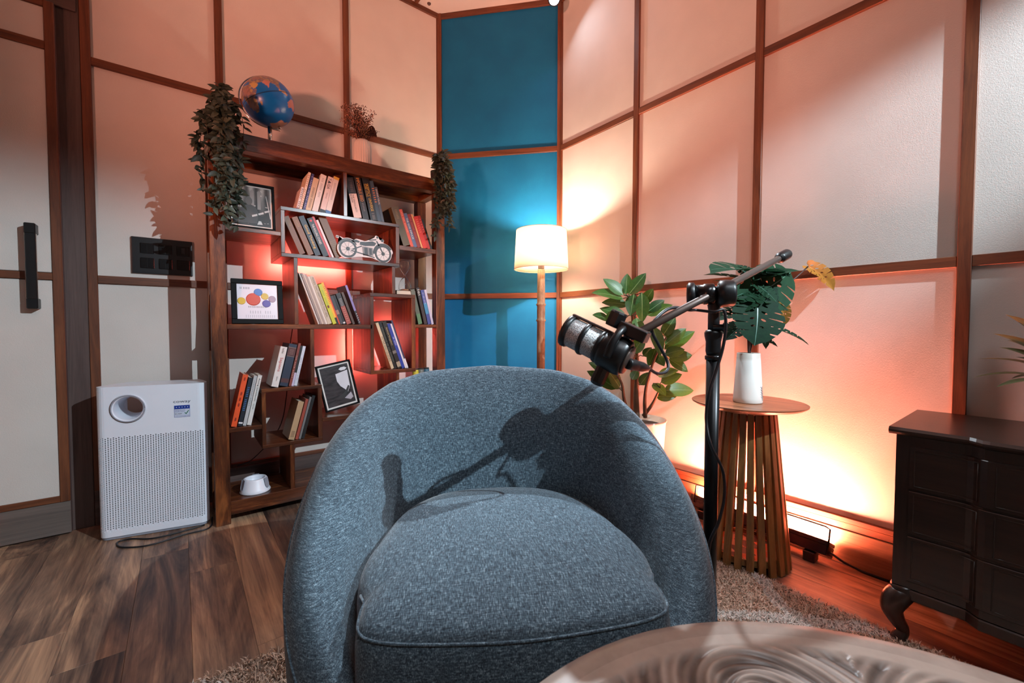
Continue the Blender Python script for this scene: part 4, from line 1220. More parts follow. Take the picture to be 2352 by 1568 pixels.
vts = np.stack([Xc, Yc, Zc], -1).reshape(-1, 3); fcs = []
for i in range(nr-1):
    for j in range(na):
        k2 = (j+1) % na; fcs.append((i*na+j, (i+1)*na+j, (i+1)*na+k2, i*na+k2))
tm = mesh('carved_top', vts.tolist(), fcs, True)
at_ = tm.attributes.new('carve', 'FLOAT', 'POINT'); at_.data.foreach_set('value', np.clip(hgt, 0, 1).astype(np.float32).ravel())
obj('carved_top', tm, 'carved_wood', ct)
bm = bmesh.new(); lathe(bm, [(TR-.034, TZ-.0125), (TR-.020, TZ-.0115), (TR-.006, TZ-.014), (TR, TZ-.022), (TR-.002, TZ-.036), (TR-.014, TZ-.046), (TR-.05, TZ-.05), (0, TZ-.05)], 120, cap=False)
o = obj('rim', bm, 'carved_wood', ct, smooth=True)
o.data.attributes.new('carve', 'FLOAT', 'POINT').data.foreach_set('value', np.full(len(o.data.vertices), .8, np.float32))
for a in (0, 90, 180, 270):
    q = math.radians(a+20); bm = bmesh.new(); px_, py_ = .20*math.cos(q), .20*math.sin(q)
    lathe(bm, [(.014, 0), (.018, .02), (.014, .06), (.022, .10), (.016, .20), (.024, .30), (.018, .40), (.030, TZ-.051)], 16, Matrix.Translation((px_, py_, 0))); obj('leg', bm, 'dresser_z', ct, smooth=True)

# ------------------------------------------------------------------ side table with slatted base
SX, SY, SZ = 1.735, .735, .612
stb = thing('side_table', 'round wooden side table with a slatted tapered base', 'side table', (SX, SY, 0))
bm = bmesh.new(); lathe(bm, [(0, SZ-.030), (.120, SZ-.030), (.185, SZ-.014), (.199, SZ-.005), (.200, SZ-.001), (.198, SZ), (0, SZ)], 64); obj('table_top', bm, 'table_wood', stb, smooth=False)
NS = 24
sl = bmesh.new(); bbox(sl, -.0125, .0125, -.007, .007, 0, 1, .0015)
for v in sl.verts: v.co.x *= (1.0 - .22*v.co.z)
slm = bpy.data.meshes.new('slat'); bmesh.ops.recalc_face_normals(sl, faces=sl.faces[:]); sl.to_mesh(slm); sl.free(); slm.materials.append(MATS['oak_z'])
RB, RT_ = .150, .092; SLH = SZ - .032
for i in range(NS):
    a = 2*PI*i/NS; c, s_ = math.cos(a), math.sin(a); p0 = Vector((RB*c, RB*s_, .002)); p1 = Vector((RT_*c, RT_*s_, SLH)); ax_ = p1 - p0
    z = ax_.normalized(); rad = Vector((c, s_, 0)); y = (rad - z*rad.dot(z)).normalized(); x = y.cross(z)
    o = bpy.data.objects.new('slat', slm); M = Matrix((x, y, z*ax_.length)).transposed().to_4x4(); M.translation = p0; o.matrix_local = M; link(o, stb); o.matrix_local = M
for z_, r_ in ((.03, .140), (SLH-.03, .088)):
    bm = bmesh.new(); lathe(bm, [(r_, z_), (r_-.010, z_), (r_-.010, z_+.022), (r_-.003, z_+.022), (r_, z_)], 48, cap=False); obj('hoop', bm, 'oak_x', stb)
n = NT('cube_pattern')
tc = n.add('ShaderNodeTexCoord'); sep = n.add('ShaderNodeSeparateXYZ'); n.link(tc.outputs['Object'], sep.inputs[0])
u = n.math('MULTIPLY', sep.outputs[0], 15); w_ = n.math('MULTIPLY', sep.outputs[1], 15)
q1 = n.math('FLOOR', n.math('ADD', u, n.math('MULTIPLY', w_, .577))); q2 = n.math('FLOOR', n.math('SUBTRACT', u, n.math('MULTIPLY', w_, .577)))
md = n.math('MODULO', n.math('ADD', n.math('ADD', q1, n.math('MULTIPLY', q2, 2)), 300), 3)
n.base(n.ramp(n.math('DIVIDE', md, 2.0), [(.0, sr(26, 22, 24)), (.34, sr(200, 150, 120)), (.75, sr(214, 110, 70))], 'CONSTANT')); n.set(.6)
bm = bmesh.new(); lathe(bm, [(0, .030), (.129, .030), (.129, .037), (0, .037)], 40); obj('base_disc', bm, 'cube_pattern', stb)

# ------------------------------------------------------------------ dresser
DX0, DX1, DYL, DYR, DZ0, DZT = 1.588, 1.955, .272, -1.02, .170, .602
dr = thing('dresser', 'dark wooden chest of drawers with curved front and cabriole legs', 'dresser', ((DX0+DX1)/2, (DYL+DYR)/2, 0))


def fx(y, off=0.0):
    """front profile: flat ends, a step, a gently swelling middle"""
    def sm(t): t = max(0, min(1, t)); return t*t*(3-2*t)
    e = .155; m = (DYL+DYR)/2; d = (DYL-DYR)/2 - abs(y-m)
    return DX0 - .024*sm((d-(e-.014))/.030) - .012*math.sin(PI*max(0, min(1, (d-e)/((DYL-DYR)/2-e)))/2) - off


def prism(name, y0, y1, z0, z1, off, back, mat, parent=None, n_=None, bev=.003):
    n_ = n_ or max(2, int((y1-y0)/.012)); ysv = np.linspace(y0, y1, n_+1)
    bm = bmesh.new(); cols = []
    for y in ysv:
        xf = fx(float(y), off)
        cols.append([bm.verts.new((back, y, z0)), bm.verts.new((xf+bev, y, z0)), bm.verts.new((xf, y, z0+bev)), bm.verts.new((xf, y, z1-bev)), bm.verts.new((xf+bev, y, z1)), bm.verts.new((back, y, z1))])
    for a, b in zip(cols, cols[1:]):
        for i in range(6): bm.faces.new((a[i], a[(i+1) % 6], b[(i+1) % 6], b[i]))
    bm.faces.new(cols[0]); bm.faces.new(cols[-1])
    return obj(name, bm, mat, parent or dr, world=True)


prism('carcass', DYR, DYL, DZ0, DZT, 0, DX1, 'dresser_z')
prism('top', DYR-.014, DYL+.014, DZT+.0005, DZT+.020, .020, DX1+.012, 'dresser_y', bev=.007)
for (z0, z1) in ((.463, .562), (.337, .437), (.204, .310)):
    dw = prism('drawer', DYR+.030, DYL-.030, z0-.010, z1+.010, .0045, DX0+.012, 'dresser_y', bev=.0015)
    for (y0, y1) in ((DYL-.158, DYL-.040), (DYR+.19, DYL-.19), (DYR+.040, DYR+.158)):
        # raised bead around each field of the drawer front
        ysv = np.linspace(y0, y1, max(3, int((y1-y0)/.02)))
        lp = [Vector((fx(float(y), .0050), y, z1)) for y in ysv] + [Vector((fx(float(y), .0050), y, z0)) for y in ysv[::-1]]; lp.append(lp[0])
        tubeobj('bead', lp, .0013, 'dresser_y', dw, 5)
prism('apron', DYR, DYL, DZ0-.030, DZ0-.0005, .002, DX0+.030, 'dresser_y')
for sx_, yy in ((0, DYL-.020), (0, DYR+.020), (1, DYL-.020), (1, DYR+.020)):
    xb = DX0+.018 if sx_ == 0 else DX1-.025; dxn = -1 if sx_ == 0 else .3; dyn = 1 if yy > 0 else -1
    o3 = Vector((dxn*.7, dyn*.7, 0))
    pts = [(xb, yy, .172), (xb, yy, .150), Vector((xb, yy, .128)) + o3*.018, Vector((xb, yy, .100)) + o3*.026, Vector((xb, yy, .068)) + o3*.012, Vector((xb, yy, .040)) - o3*.004, Vector((xb, yy, .018)) + o3*.006, Vector((xb, yy, .001)) + o3*.014]
    rd = [.026, .030, .031, .026, .019, .015, .018, .019]
    cp = catmull(pts, 4); rdi = np.interp(np.linspace(0, 7, len(cp)), range(8), rd).tolist()
    tubeobj('leg', cp, rdi, 'dresser_z', dr, 14)

# ------------------------------------------------------------------ floor LED bar against the wall
lb = thing('led_floor_light', 'black floor light bar glowing orange against the skirting behind the side table', 'floor light', (1.93, .78, 0))
ML = Matrix.Translation((1.915, .505, .052)) @ Matrix.Rotation(math.radians(-3), 4, 'Z') @ Matrix.Rotation(math.radians(28), 4, 'Y')
def lbx(name, a, mat, bev=.002):
    bm = bmesh.new(); bbox(bm, *a, bev, 1, ML); return obj(name, bm, mat, lb, world=True)
lbx('housing', (-.036, .036, 0, .56, -.018, .020), 'black_metal', .003)
lbx('diffuser', (-.031, .031, .008, .552, .0205, .0235), 'led_bar_glow', .0005)
lbx('lip', (-.038, -.034, 0, .56, .018, .034), 'black_metal', .001)
for yy in (.004, .548):
    lbx('end_cap', (-.036, .036, yy-.004, yy+.012, .0205, .034), 'black_metal', .001)
br = [ML @ Vector(p) for p in ((-.040, -.004, .0), (-.062, -.004, .075), (-.064, .01, .080), (-.064, .52, .080), (-.062, .534, .075), (-.040, .534, 0))]
tubeobj('bracket', br, .0032, 'black_metal', lb, 8)
for yy in (.06, .50):
    p = ML @ Vector((0, yy, -.018)); box('foot', p.x-.025, p.x+.020, p.y-.02, p.y+.02, .0005, p.z+.004, 'black_plastic', lb, .003)
tubeobj('cable', [ML @ Vector((.0, 0, 0)), Vector((1.945, .47, .02)), Vector((1.955, .42, .006)), Vector((1.955, .30, .005))], .004, 'rubber_cable', lb, 8)

# ------------------------------------------------------------------ floor lamp
lpx, lpy = 1.716, 1.918
fl = thing('floor_lamp', 'floor lamp with a glowing cream drum shade and turned wooden post', 'floor lamp', (lpx, lpy, 0))
prof = [(0, 0), (.13, 0), (.13, .02), (.12, .03), (.03, .04), (.027, .05), (.027, .30), (.032, .305), (.032, .315), (.027, .32), (.024, .62), (.032, .628), (.032, .640), (.025, .645), (.024, .64)]
prof = [(0, 0), (.13, 0), (.13, .02), (.12, .03), (.035, .045), (.027, .05)]
zz = .06
for zr in (.20, .36, .585, .94, 1.035):
    prof += [(.024, zz), (.025, (zz+zr)/2), (.024, zr-.008), (.029, zr-.004), (.029, zr+.004), (.024, zr+.008)]; zz = zr + .02
prof += [(.024, 1.06), (.0225, 1.20), (.022, 1.245), (.012, 1.250), (0, 1.250)]
bm = bmesh.new(); lathe(bm, prof, 28); obj('post', bm, 'lamp_post', fl, smooth=True)
bm = bmesh.new(); lathe(bm, [(0, 1.2505), (.019, 1.2505), (.019, 1.285), (.012, 1.295), (0, 1.295)], 20); obj('socket', bm, 'jamb_z', fl, smooth=False)
ST, SBt, RTp, RBt = 1.478, 1.246, .150, .162
bm = bmesh.new(); lathe(bm, [(RBt, SBt), (RTp, ST), (RTp-.0015, ST), (RBt-.0015, SBt), (RBt, SBt)], 64, cap=False); sh = obj('lamp_shade', bm, 'shade_cloth', fl, smooth=True)
for z_, r_ in ((SBt, RBt), (ST, RTp)):
    bm = bmesh.new(); tube(bm, [Vector((r_*math.cos(2*PI*i/64), r_*math.sin(2*PI*i/64), z_)) for i in range(65)], .0016, 6); obj('hem', bm, colmat((196, 172, 140)), sh)
for a in (0, 120, 240):
    q = math.radians(a); tubeobj('spoke', [(0, 0, 1.44), (RTp*.99*math.cos(q), RTp*.99*math.sin(q), ST-.01)], .0015, 'black_metal', sh, 6, world=False)
tubeobj('harp', catmull([(.018, 0, 1.285), (.05, 0, 1.35), (.03, 0, 1.43), (0, 0, 1.442), (-.03, 0, 1.43), (-.05, 0, 1.35), (-.018, 0, 1.285)], 6), .0014, 'black_metal', sh, 6, world=False)
bm = bmesh.new(); lathe(bm, [(0, 1.2955), (.012, 1.2955), (.014, 1.31), (.028, 1.345), (.030, 1.362), (.022, 1.385), (0, 1.393)], 24); obj('bulb', bm, 'bulb_glow', fl, smooth=True)
pl = bpy.data.lights.new('lamp_light', 'POINT'); pl.energy = 36; pl.color = (1.0, .80, .62); pl.shadow_soft_size = .032
po = bpy.data.objects.new('lamp_light', pl); po.location = (0, 0, 1.405); po.parent = fl; COL.objects.link(po)

# ------------------------------------------------------------------ air purifier
a0, a1 = onz(226, 1246, 0), onz(479, 1204, 0)
ux = (a1 - a0).normalized(); uy = Vector((-ux.y, ux.x, 0)); PWi, PH, PD = (a1-a0).length, .648, .175
MP = Matrix((ux, uy, Vector((0, 0, 1)))).transposed().to_4x4(); MP.translation = Vector((a0.x, a0.y, 0))
ap = thing('air_purifier', 'white air purifier with a round opening and perforated front beside the bookcase', 'air purifier', mat=MP)
RC = .030     # vertical corner rounding


def front_pt(s):
    """arc length s along the front (0 = left side start) -> (x, y)"""
    q = RC*PI/2
    if s < q:
        a = s/RC; return (RC - RC*math.cos(a), RC - RC*math.sin(a))
    if s > q + PWi - 2*RC:
        a = (s - q - (PWi-2*RC))/RC; return (PWi - RC + RC*math.sin(a), RC - RC*math.cos(a))
    return (RC + s - q, 0.0)


SL = RC*PI + PWi - 2*RC
zG0, zG1 = .035, .437
nx_, nz_ = 47, 52
V, F = [], []
cw, chh = SL/nx_, (zG1-zG0)/nz_


def put(s, z, inn=0.0):
    x, y = front_pt(max(0, min(SL, s))); x2, y2 = front_pt(max(0, min(SL, s+1e-4))); tx, ty = x2-x, y2-y; l = math.hypot(tx, ty) or 1
    V.append((x - ty/l*inn, y + tx/l*inn, z)); return len(V)-1


for i in range(nx_):
    for j in range(nz_):
        zo = zG0 + j*chh + (chh/2 if i % 2 else 0)
        if zo + chh > zG1 + 1e-6: continue
        s0 = i*cw; sm_, zm = s0 + cw/2, zo + chh/2
        crn = [put(s0, zo), put(s0+cw/2, zo), put(s0+cw, zo), put(s0+cw, zm), put(s0+cw, zo+chh), put(s0+cw/2, zo+chh), put(s0, zo+chh), put(s0, zm)]
        rh = .0026
        an = [-135, -90, -45, 0, 45, 90, 135, 180]
        edge_ = i < 2 or i > nx_-4 or (j == 0)
        hol = [put(sm_ + rh*math.cos(math.radians(a)), zm + rh*math.sin(math.radians(a))) for a in an]
        dee = [put(sm_ + rh*math.cos(math.radians(a)), zm + rh*math.sin(math.radians(a)), .0012 if edge_ else .0030) for a in an]
        for k_ in range(8):
            k3 = (k_+1) % 8; F.append((crn[k_], crn[k3], hol[k3], hol[k_])); F.append((hol[k_], hol[k3], dee[k3], dee[k_]))
        if edge_: F.append(tuple(dee))
# half cells at the ends of the shifted columns
for i in range(1, nx_, 2):
    for z0, z1 in ((zG0, zG0+chh/2), (zG1-chh/2, zG1)):
        F.append((put(i*cw, z0), put((i+1)*cw, z0), put((i+1)*cw, z1), put(i*cw, z1)))
g = obj('perforated_grille', mesh('perforated_grille', V, F), 'white_plastic', ap); g['kind'] = 'stuff'
# dark chamber behind the grille
bm = bmesh.new(); bbox(bm, .02, PWi-.02, .012, .04, zG0+.002, zG1-.002); obj('filter', bm, 'dark_inside', ap)
# upper front with the round opening, sides, top, back
HXc, HZc, HR = .108, .553, .058       # front opening
HX2, HR2, HZ2 = .088, .040, .546      # rear opening
bm = bmesh.new()
ss = [0] + list(np.linspace(0, RC*PI/2, 7))[1:] + list(np.linspace(RC*PI/2, SL-RC*PI/2, 3))[1:] + list(np.linspace(SL-RC*PI/2, SL, 7))[1:]
# curved strips left and right of the flat part
flat0, flat1 = RC, PWi-RC
for sg in (ss[:7], ss[-7:]):
    col = [(bm.verts.new((*front_pt(s), zG1)), bm.verts.new((*front_pt(s), PH))) for s in sg]
    for a, b in zip(col, col[1:]): bm.faces.new((a[0], b[0], b[1], a[1]))
NH = 40
ho = [bm.verts.new((HXc + HR*math.cos(2*PI*i/NH), 0, HZc + HR*math.sin(2*PI*i/NH))) for i in range(NH)]
outer = [(flat0, zG1), (flat1, zG1), (flat1, PH), (flat0, PH)]
def ray_rect(a):
    dx, dz = math.cos(a), math.sin(a); t = 9
    for c_, d, lo, hi in ((HXc, dx, flat0, flat1), (HZc, dz, zG1, PH)):
        if d > 1e-9: t = min(t, (hi-c_)/d)
        elif d < -1e-9: t = min(t, (lo-c_)/d)
    return (HXc + dx*t, 0, HZc + dz*t)
ro = [bm.verts.new(ray_rect(2*PI*i/NH)) for i in range(NH)]
for i in range(NH):
    j = (i+1) % NH
    aa_, bb2 = ro[i].co, ro[j].co
    bm.faces.new((ho[i], ho[j], ro[j], ro[i]))
    for cxn, czn in outer:   # fill the corners cut by the ray fan
        if (abs(aa_.x-cxn) < 1e-6) != (abs(bb2.x-cxn) < 1e-6) and (abs(aa_.z-czn) < 1e-6 or abs(bb2.z-czn) < 1e-6) and abs(aa_.x-cxn) < .12 and abs(aa_.z-czn) < .12 and abs(bb2.x-cxn) < .12 and abs(bb2.z-czn) < .12:
            bm.faces.new((ro[i], ro[j], bm.verts.new((cxn, 0, czn))))
obj('front_panel', bm, 'white_plastic', ap, smooth=False)
bm = bmesh.new(); ra = []
for (cx_, r_, y_) in ((HXc, HR, 0), (HXc, HR+.003, -.002), (HXc, HR-.006, -.002), (HXc-.002, HR-.009, .010), (HX2, HR2, PD*.85), (HX2, HR2, PD)):
    ra.append([bm.verts.new((cx_ + r_*math.cos(2*PI*i/NH), y_, (HZ2 if y_ > .1 else HZc) + r_*math.sin(2*PI*i/NH))) for i in range(NH)])
for a, b in zip(ra, ra[1:]):
    for i in range(NH): bm.faces.new((a[i], a[(i+1) % NH], b[(i+1) % NH], b[i]))
obj('round_opening', bm, 'white_plastic', ap, smooth=True)
bm = bmesh.new(); tube(bm, [Vector((HXc + (HR-.002)*math.cos(2*PI*i/40), -.0018, HZc + (HR-.002)*math.sin(2*PI*i/40))) for i in range(41)], .0028, 6); obj('opening_ring', bm, 'grey_plastic', ap, smooth=True)
prof2 = [front_pt(s) for s in ss]
bm = bmesh.new()
side_l = [(0, RC), (.006, .06), (.030, .12), (.055, PD)]; side_r = [(PWi, RC), (PWi-.006, .06), (PWi-.030, .12), (PWi-.055, PD)]
for sd in (side_l, side_r):
    col = [(bm.verts.new((*p, zG0-.02)), bm.verts.new((*p, PH))) for p in sd]
    for a, b in zip(col, col[1:]): bm.faces.new((a[0], b[0], b[1], a[1]))
bm.faces.new([bm.verts.new((x, y, PH)) for x, y in prof2 + side_r[1:] + side_l[:0:-1]])
col = [(bm.verts.new((*p, zG0-.022)), bm.verts.new((*p, zG0))) for p in prof2]
for a, b in zip(col, col[1:]): bm.faces.new((a[0], b[0], b[1], a[1]))
obj('casing', bm, 'white_plastic', ap)
bm = bmesh.new(); ring2 = [bm.verts.new((HX2 + HR2*math.cos(2*PI*i/NH), PD, HZ2 + HR2*math.sin(2*PI*i/NH))) for i in range(NH)]
def rr2(a):
    dx, dz = math.cos(a), math.sin(a); t = 9
    for c_, d, lo, hi in ((HX2, dx, .045, PWi-.055), (HZ2, dz, .46, PH)):
        if d > 1e-9: t = min(t, (hi-c_)/d)
        elif d < -1e-9: t = min(t, (lo-c_)/d)
    return (HX2 + dx*t, PD, HZ2 + dz*t)
ro2 = [bm.verts.new(rr2(2*PI*i/NH)) for i in range(NH)]
for i in range(NH): bm.faces.new((ring2[i], ring2[(i+1) % NH], ro2[(i+1) % NH], ro2[i]))
bm.faces.new([bm.verts.new(p) for p in ((.055, PD, .013), (PWi-.055, PD, .013), (PWi-.055, PD, .46), (.055, PD, .46))]); obj('back', bm, 'grey_plastic', ap)
bm = bmesh.new(); bs = [(x*.985+.0028, y+.004) for x, y in prof2 + [(PWi-.055, PD-.006), (.055, PD-.006)]]
lo_ = [bm.verts.new((x, y, .002)) for x, y in bs]; hi_ = [bm.verts.new((x, y, .0135)) for x, y in bs]
for i in range(len(bs)): j = (i+1) % len(bs); bm.faces.new((lo_[i], lo_[j], hi_[j], hi_[i]))
bm.faces.new(lo_); bm.faces.new(hi_); obj('base', bm, 'grey_plastic', ap)
navy, grn = colmat((26, 60, 150)), colmat((20, 110, 80))
text('coway', ap, Matrix.Translation((.293, -.0008, .567)) @ TX, .062, .012, colmat((70, 74, 92)))
lab = Matrix.Translation((.293, -.0006, .527)) @ TX
bm = bmesh.new(); bbox(bm, .265, .321, -.0007, .0, .501, .553); o = obj('label', bm, colmat((206, 214, 232)), ap)
for x0, x1, z0, z1 in ((.265, .321, .537, .553), (.265, .321, .501, .502), (.265, .266, .502, .537), (.320, .321, .502, .537)):
    bm = bmesh.new(); bbox(bm, x0, x1, -.0011, -.0007, z0, z1); obj('label_border', bm, navy, o)
for i in range(5):
    disc('label_star', o, .273 + i*.010, .545, .0018, .0018, -.0011, -.0014, colmat((226, 230, 240)), 8)
text('Allergy-Friendly', o, Matrix.Translation((.286, -.0012, .5315)) @ TX, .036, .0048, navy)
text('Quality Tested', o, Matrix.Translation((.285, -.0012, .5255)) @ TX, .033, .0048, navy)
text('ECARF', o, Matrix.Translation((.280, -.0012, .516)) @ TX, .024, .0056, colmat((90, 90, 100)))
text('www.ecarf-siegel.org', o, Matrix.Translation((.293, -.0012, .507)) @ TX, .048, .0042, navy)
bm = bmesh.new(); bm.faces.new([bm.verts.new((x, -.0013, z)) for x, z in ((.301, .519), (.304, .521), (.307, .517), (.315, .530), (.318, .5295), (.308, .5125))]); obj('check_mark', bm, grn, o)
pc = thing('power_cord', 'black power cord lying on the floor in front of the air purifier', 'cord', (.0, 2.30, 0))
cp = catmull([onz(470, 1205, .004), onz(410, 1222, .004), onz(350, 1236, .004), onz(300, 1237, .004), onz(270, 1245, .004), onz(280, 1256, .004), onz(340, 1252, .004), onz(420, 1228, .004), onz(480, 1212, .004), Vector((.10, 2.42, .004))], 6)
tubeobj('cable', cp, .0034, 'rubber_cable', pc, 8)
# ------------------------------------------------------------------ microphone stand, boom, microphone
DS = 1.087
pole = atd(1640, 700, .92*DS); PXY = Vector((pole.x, pole.y, 0))
ms = thing('microphone_stand', 'black boom microphone stand beside the armchair', 'microphone stand', (pole.x, pole.y, .010))


def zpx(py, d=.92*DS):
    return atd(1640, py, d).z


def plathe(name, prof, mat, n=20):
    bm = bmesh.new(); lathe(bm, prof, n, Matrix.Translation(PXY)); return obj(name, bm, mat, ms, world=True, smooth=True)


zc_ = zpx(675); zk = zpx(768)
plathe('base', [(0, .010), (.088, .010), (.090, .014), (.086, .022), (.030, .028), (.018, .040), (0, .040)], 'black_metal', 40)
plathe('lower_tube', [(0, .038), (.0155, .038), (.0155, zpx(822)), (0, zpx(822))], 'black_metal')
plathe('tube_ring', [(0, zpx(826)), (.0180, zpx(826)), (.0185, zpx(818)), (.0150, zpx(815)), (0, zpx(815))], 'black_gloss')
plathe('upper_tube', [(0, zpx(816)), (.0115, zpx(816)), (.0115, zpx(800)), (0, zpx(800))], 'black_metal')
plathe('clutch', [(0, zpx(815)), (.0150, zpx(815)), (.0170, zpx(806)), (.0165, zpx(785)), (.0195, zpx(772)), (.0200, zpx(764)), (.0165, zpx(758)), (.0110, zpx(757)), (0, zpx(757))], 'black_plastic', 28)
plathe('stem', [(0, zk), (.0125, zk), (.0130, zpx(735)), (.0125, zpx(712)), (.0150, zpx(698)), (.0130, zpx(680)), (0, zpx(676))], 'black_plastic', 24)
wn = atd(1655, 752, .905*DS)
bm = bmesh.new(); lathe(bm, [(0, -.016), (.007, -.016), (.008, .004), (.011, .006), (.011, .014), (0, .015)], 12, axis_frame(wn, _rt*.9 - _fw*.4)); obj('wing_screw', bm, 'black_gloss', ms, world=True, smooth=True)
# swivel clamp: axis runs sideways and a little towards the camera
cen = atd(1632, 675, .905*DS); axd = (_rt*.93 - _fw*.36).normalized()
Mk = axis_frame(cen, axd, (0, 0, 1))
def kl(name, prof, mat, n=28):
    bm = bmesh.new(); lathe(bm, prof, n, Mk); return obj(name, bm, mat, ms, world=True, smooth=True)
kl('clamp_disc', [(0, -.052), (.024, -.051), (.0285, -.046), (.0285, -.036), (.024, -.033), (0, -.033)], 'black_plastic')
kl('clamp_body', [(0, -.034), (.0225, -.034), (.0225, -.016), (.0245, -.014), (.0245, .006), (.018, .010), (.018, .016), (0, .016)], 'black_gloss')
kl('clamp_knob', [(0, .014), (.024, .014), (.0305, .020), (.0315, .030), (.0300, .046), (.0270, .051), (.018, .053), (0, .052)], 'black_plastic', 10)
# boom
bA, bB = atd(1466, 764, .78*DS), atd(1792, 592, 1.06*DS); bT = atd(1828, 572, 1.10*DS)
tubeobj('boom_arm', [bA, bB], .0082, 'boom_metal', ms, 16)
bd = (bT - bB).normalized()
bm = bmesh.new(); lathe(bm, [(0, -.004), (.0095, -.004), (.0105, .000), (.0135, .002), (.0145, .006), (.0145, .042), (.0125, .047), (0, .048)], 20, axis_frame(bB - bd*.006, bd)); obj('boom_grip', bm, 'black_plastic', ms, world=True, smooth=True)
tubeobj('boom_thread', [bA - (bB-bA).normalized()*.020, bA], .0085, 'grille_metal', ms, 14)
# microphone
mic = thing('microphone', 'black podcast microphone with ringed metal grille on the boom arm', 'microphone', tuple(atd(1400, 800, .76*DS)))
mt_, mr_ = atd(1300, 757, .80*DS), atd(1440, 826, .745*DS); md_ = (mr_ - mt_).normalized(); ML_ = (mr_ - mt_).length
Mm = axis_frame(mt_, md_)
def ml(name, prof, mat, n=32, par=None, smooth=True):
    bm = bmesh.new(); lathe(bm, prof, n, Mm); return obj(name, bm, mat, par or mic, world=True, smooth=smooth)
gl_ = ML_*.62
n = NT('grille_mesh'); v = n.coords((1, 1, 1)); vt = n.add('ShaderNodeTexVoronoi'); n.link(v, vt.inputs['Vector']); vt.inputs['Scale'].default_value = 560
n.base(n.ramp(vt.outputs['Distance'], [(.2, sr(48, 48, 50)), (.5, sr(190, 190, 190))])); n.set(.4, .5); n.bump(vt.outputs['Distance'], .6, .001)
ml('grille', [(0, .004), (.018, .004), (.027, .008), (.030, .016), (.0305, gl_), (0, gl_)], 'grille_mesh', 40)
for z_, w_ in ((.006, .012), (.045, .010), (.080, .010)):
    ml('ring_band', [(.028, z_-w_/2), (.0325, z_-w_/2+.001), (.0340, z_), (.0330, z_+w_/2), (.029, z_+w_/2+.001)], 'black_plastic', 40)
ml('body', [(0, gl_-.004), (.032, gl_-.004), (.0365, gl_+.006), (.0370, ML_*.92), (.035, ML_*.98), (.030, ML_), (0, ML_)], 'black_plastic', 40)
ml('end_plate', [(0, ML_+.0005), (.029, ML_+.0005), (.028, ML_+.004), (0, ML_+.004)], 'grey_plastic' if False else 'boom_metal', 32)
for k_ in (0, 1):
    a_ = math.radians(90 + 180*k_)
upv = (_up - md_*_up.dot(md_)).normalized(); sdv = md_.cross(upv)
# white-lit bar along the top of the grille
def bar(name, a0_, a1_, off, wid, hei, mat):
    bm = bmesh.new(); Mb = Matrix((sdv, upv, md_)).transposed().to_4x4(); Mb.translation = mt_
    bbox(bm, -wid/2, wid/2, off, off+hei, a0_, a1_, .0015, 1, Mb); return obj(name, bm, mat, mic, world=True)
bar('top_rib', .002, gl_+.006, .0315, .014, .005, 'black_plastic')
yk = mt_ + md_*(ML_*.80)
tubeobj('yoke', catmull([yk - sdv*.042 - upv*.006, yk - sdv*.044 + upv*.02, yk - sdv*.030 + upv*.046, yk + upv*.054, yk + sdv*.030 + upv*.046, yk + sdv*.044 + upv*.02, yk + sdv*.042 - upv*.006], 6), .0075, 'black_plastic', mic, 10)
bar('yoke_block', ML_*.72, ML_*1.12, .042, .040, .022, 'black_plastic')
kn = yk - md_*.024 + upv*.046
bm = bmesh.new(); lathe(bm, [(0, 0), (.0165, 0), (.0170, .004), (.0165, .028), (.0150, .031), (0, .031)], 10, axis_frame(kn, upv)); obj('mount_knob', bm, 'black_plastic', mic, world=True)
bm = bmesh.new(); lathe(bm, [(0, 0), (.0145, 0), (.0150, .030), (.012, .036), (0, .036)], 10, axis_frame(yk - upv*.034 - md_*.006, -upv)); obj('mount_knob', bm, 'black_plastic', mic, world=True)
# XLR plug and cable
x0 = mr_ - upv*.006 + md_*.004; xd = (atd(1500, 848, .80*DS) - x0).normalized()
cbl = thing('microphone_cable', 'black cable with plug looping from the microphone to the stand', 'cable', tuple(x0))
bm = bmesh.new(); lathe(bm, [(0, 0), (.0105, 0), (.0110, .002), (.0110, .026), (.0100, .030), (.0105, .034), (.0098, .052), (.0060, .070), (.0045, .076), (0, .076)], 20, axis_frame(x0, xd)); obj('plug', bm, 'black_plastic', cbl, world=True, smooth=True)
path = [x0 + xd*.074, atd(1512, 858, .82*DS), atd(1533, 850, .84*DS), atd(1532, 828, .85*DS), atd(1512, 790, .84*DS), atd(1497, 760, .83*DS), atd(1502, 738, .815*DS), atd(1530, 712, .83*DS), atd(1556, 706, .85*DS), atd(1582, 712, .875*DS), atd(1600, 712, .90*DS), atd(1640, 716, .865*DS), atd(1662, 712, .865*DS), atd(1667, 750, .87*DS), atd(1660, 800, .88*DS), atd(1645, 850, .885*DS), atd(1629, 900, .890*DS), atd(1622, 960, .905*DS), atd(1632, 1020, .888*DS), atd(1660, 1080, .895*DS), atd(1664, 1140, .90*DS), atd(1650, 1200, .895*DS), atd(1628, 1260, .895*DS), atd(1626, 1400, .91*DS)]
tubeobj('cable', catmull(path, 6), .0034, 'rubber_cable', cbl, 8)

# ------------------------------------------------------------------ leaves


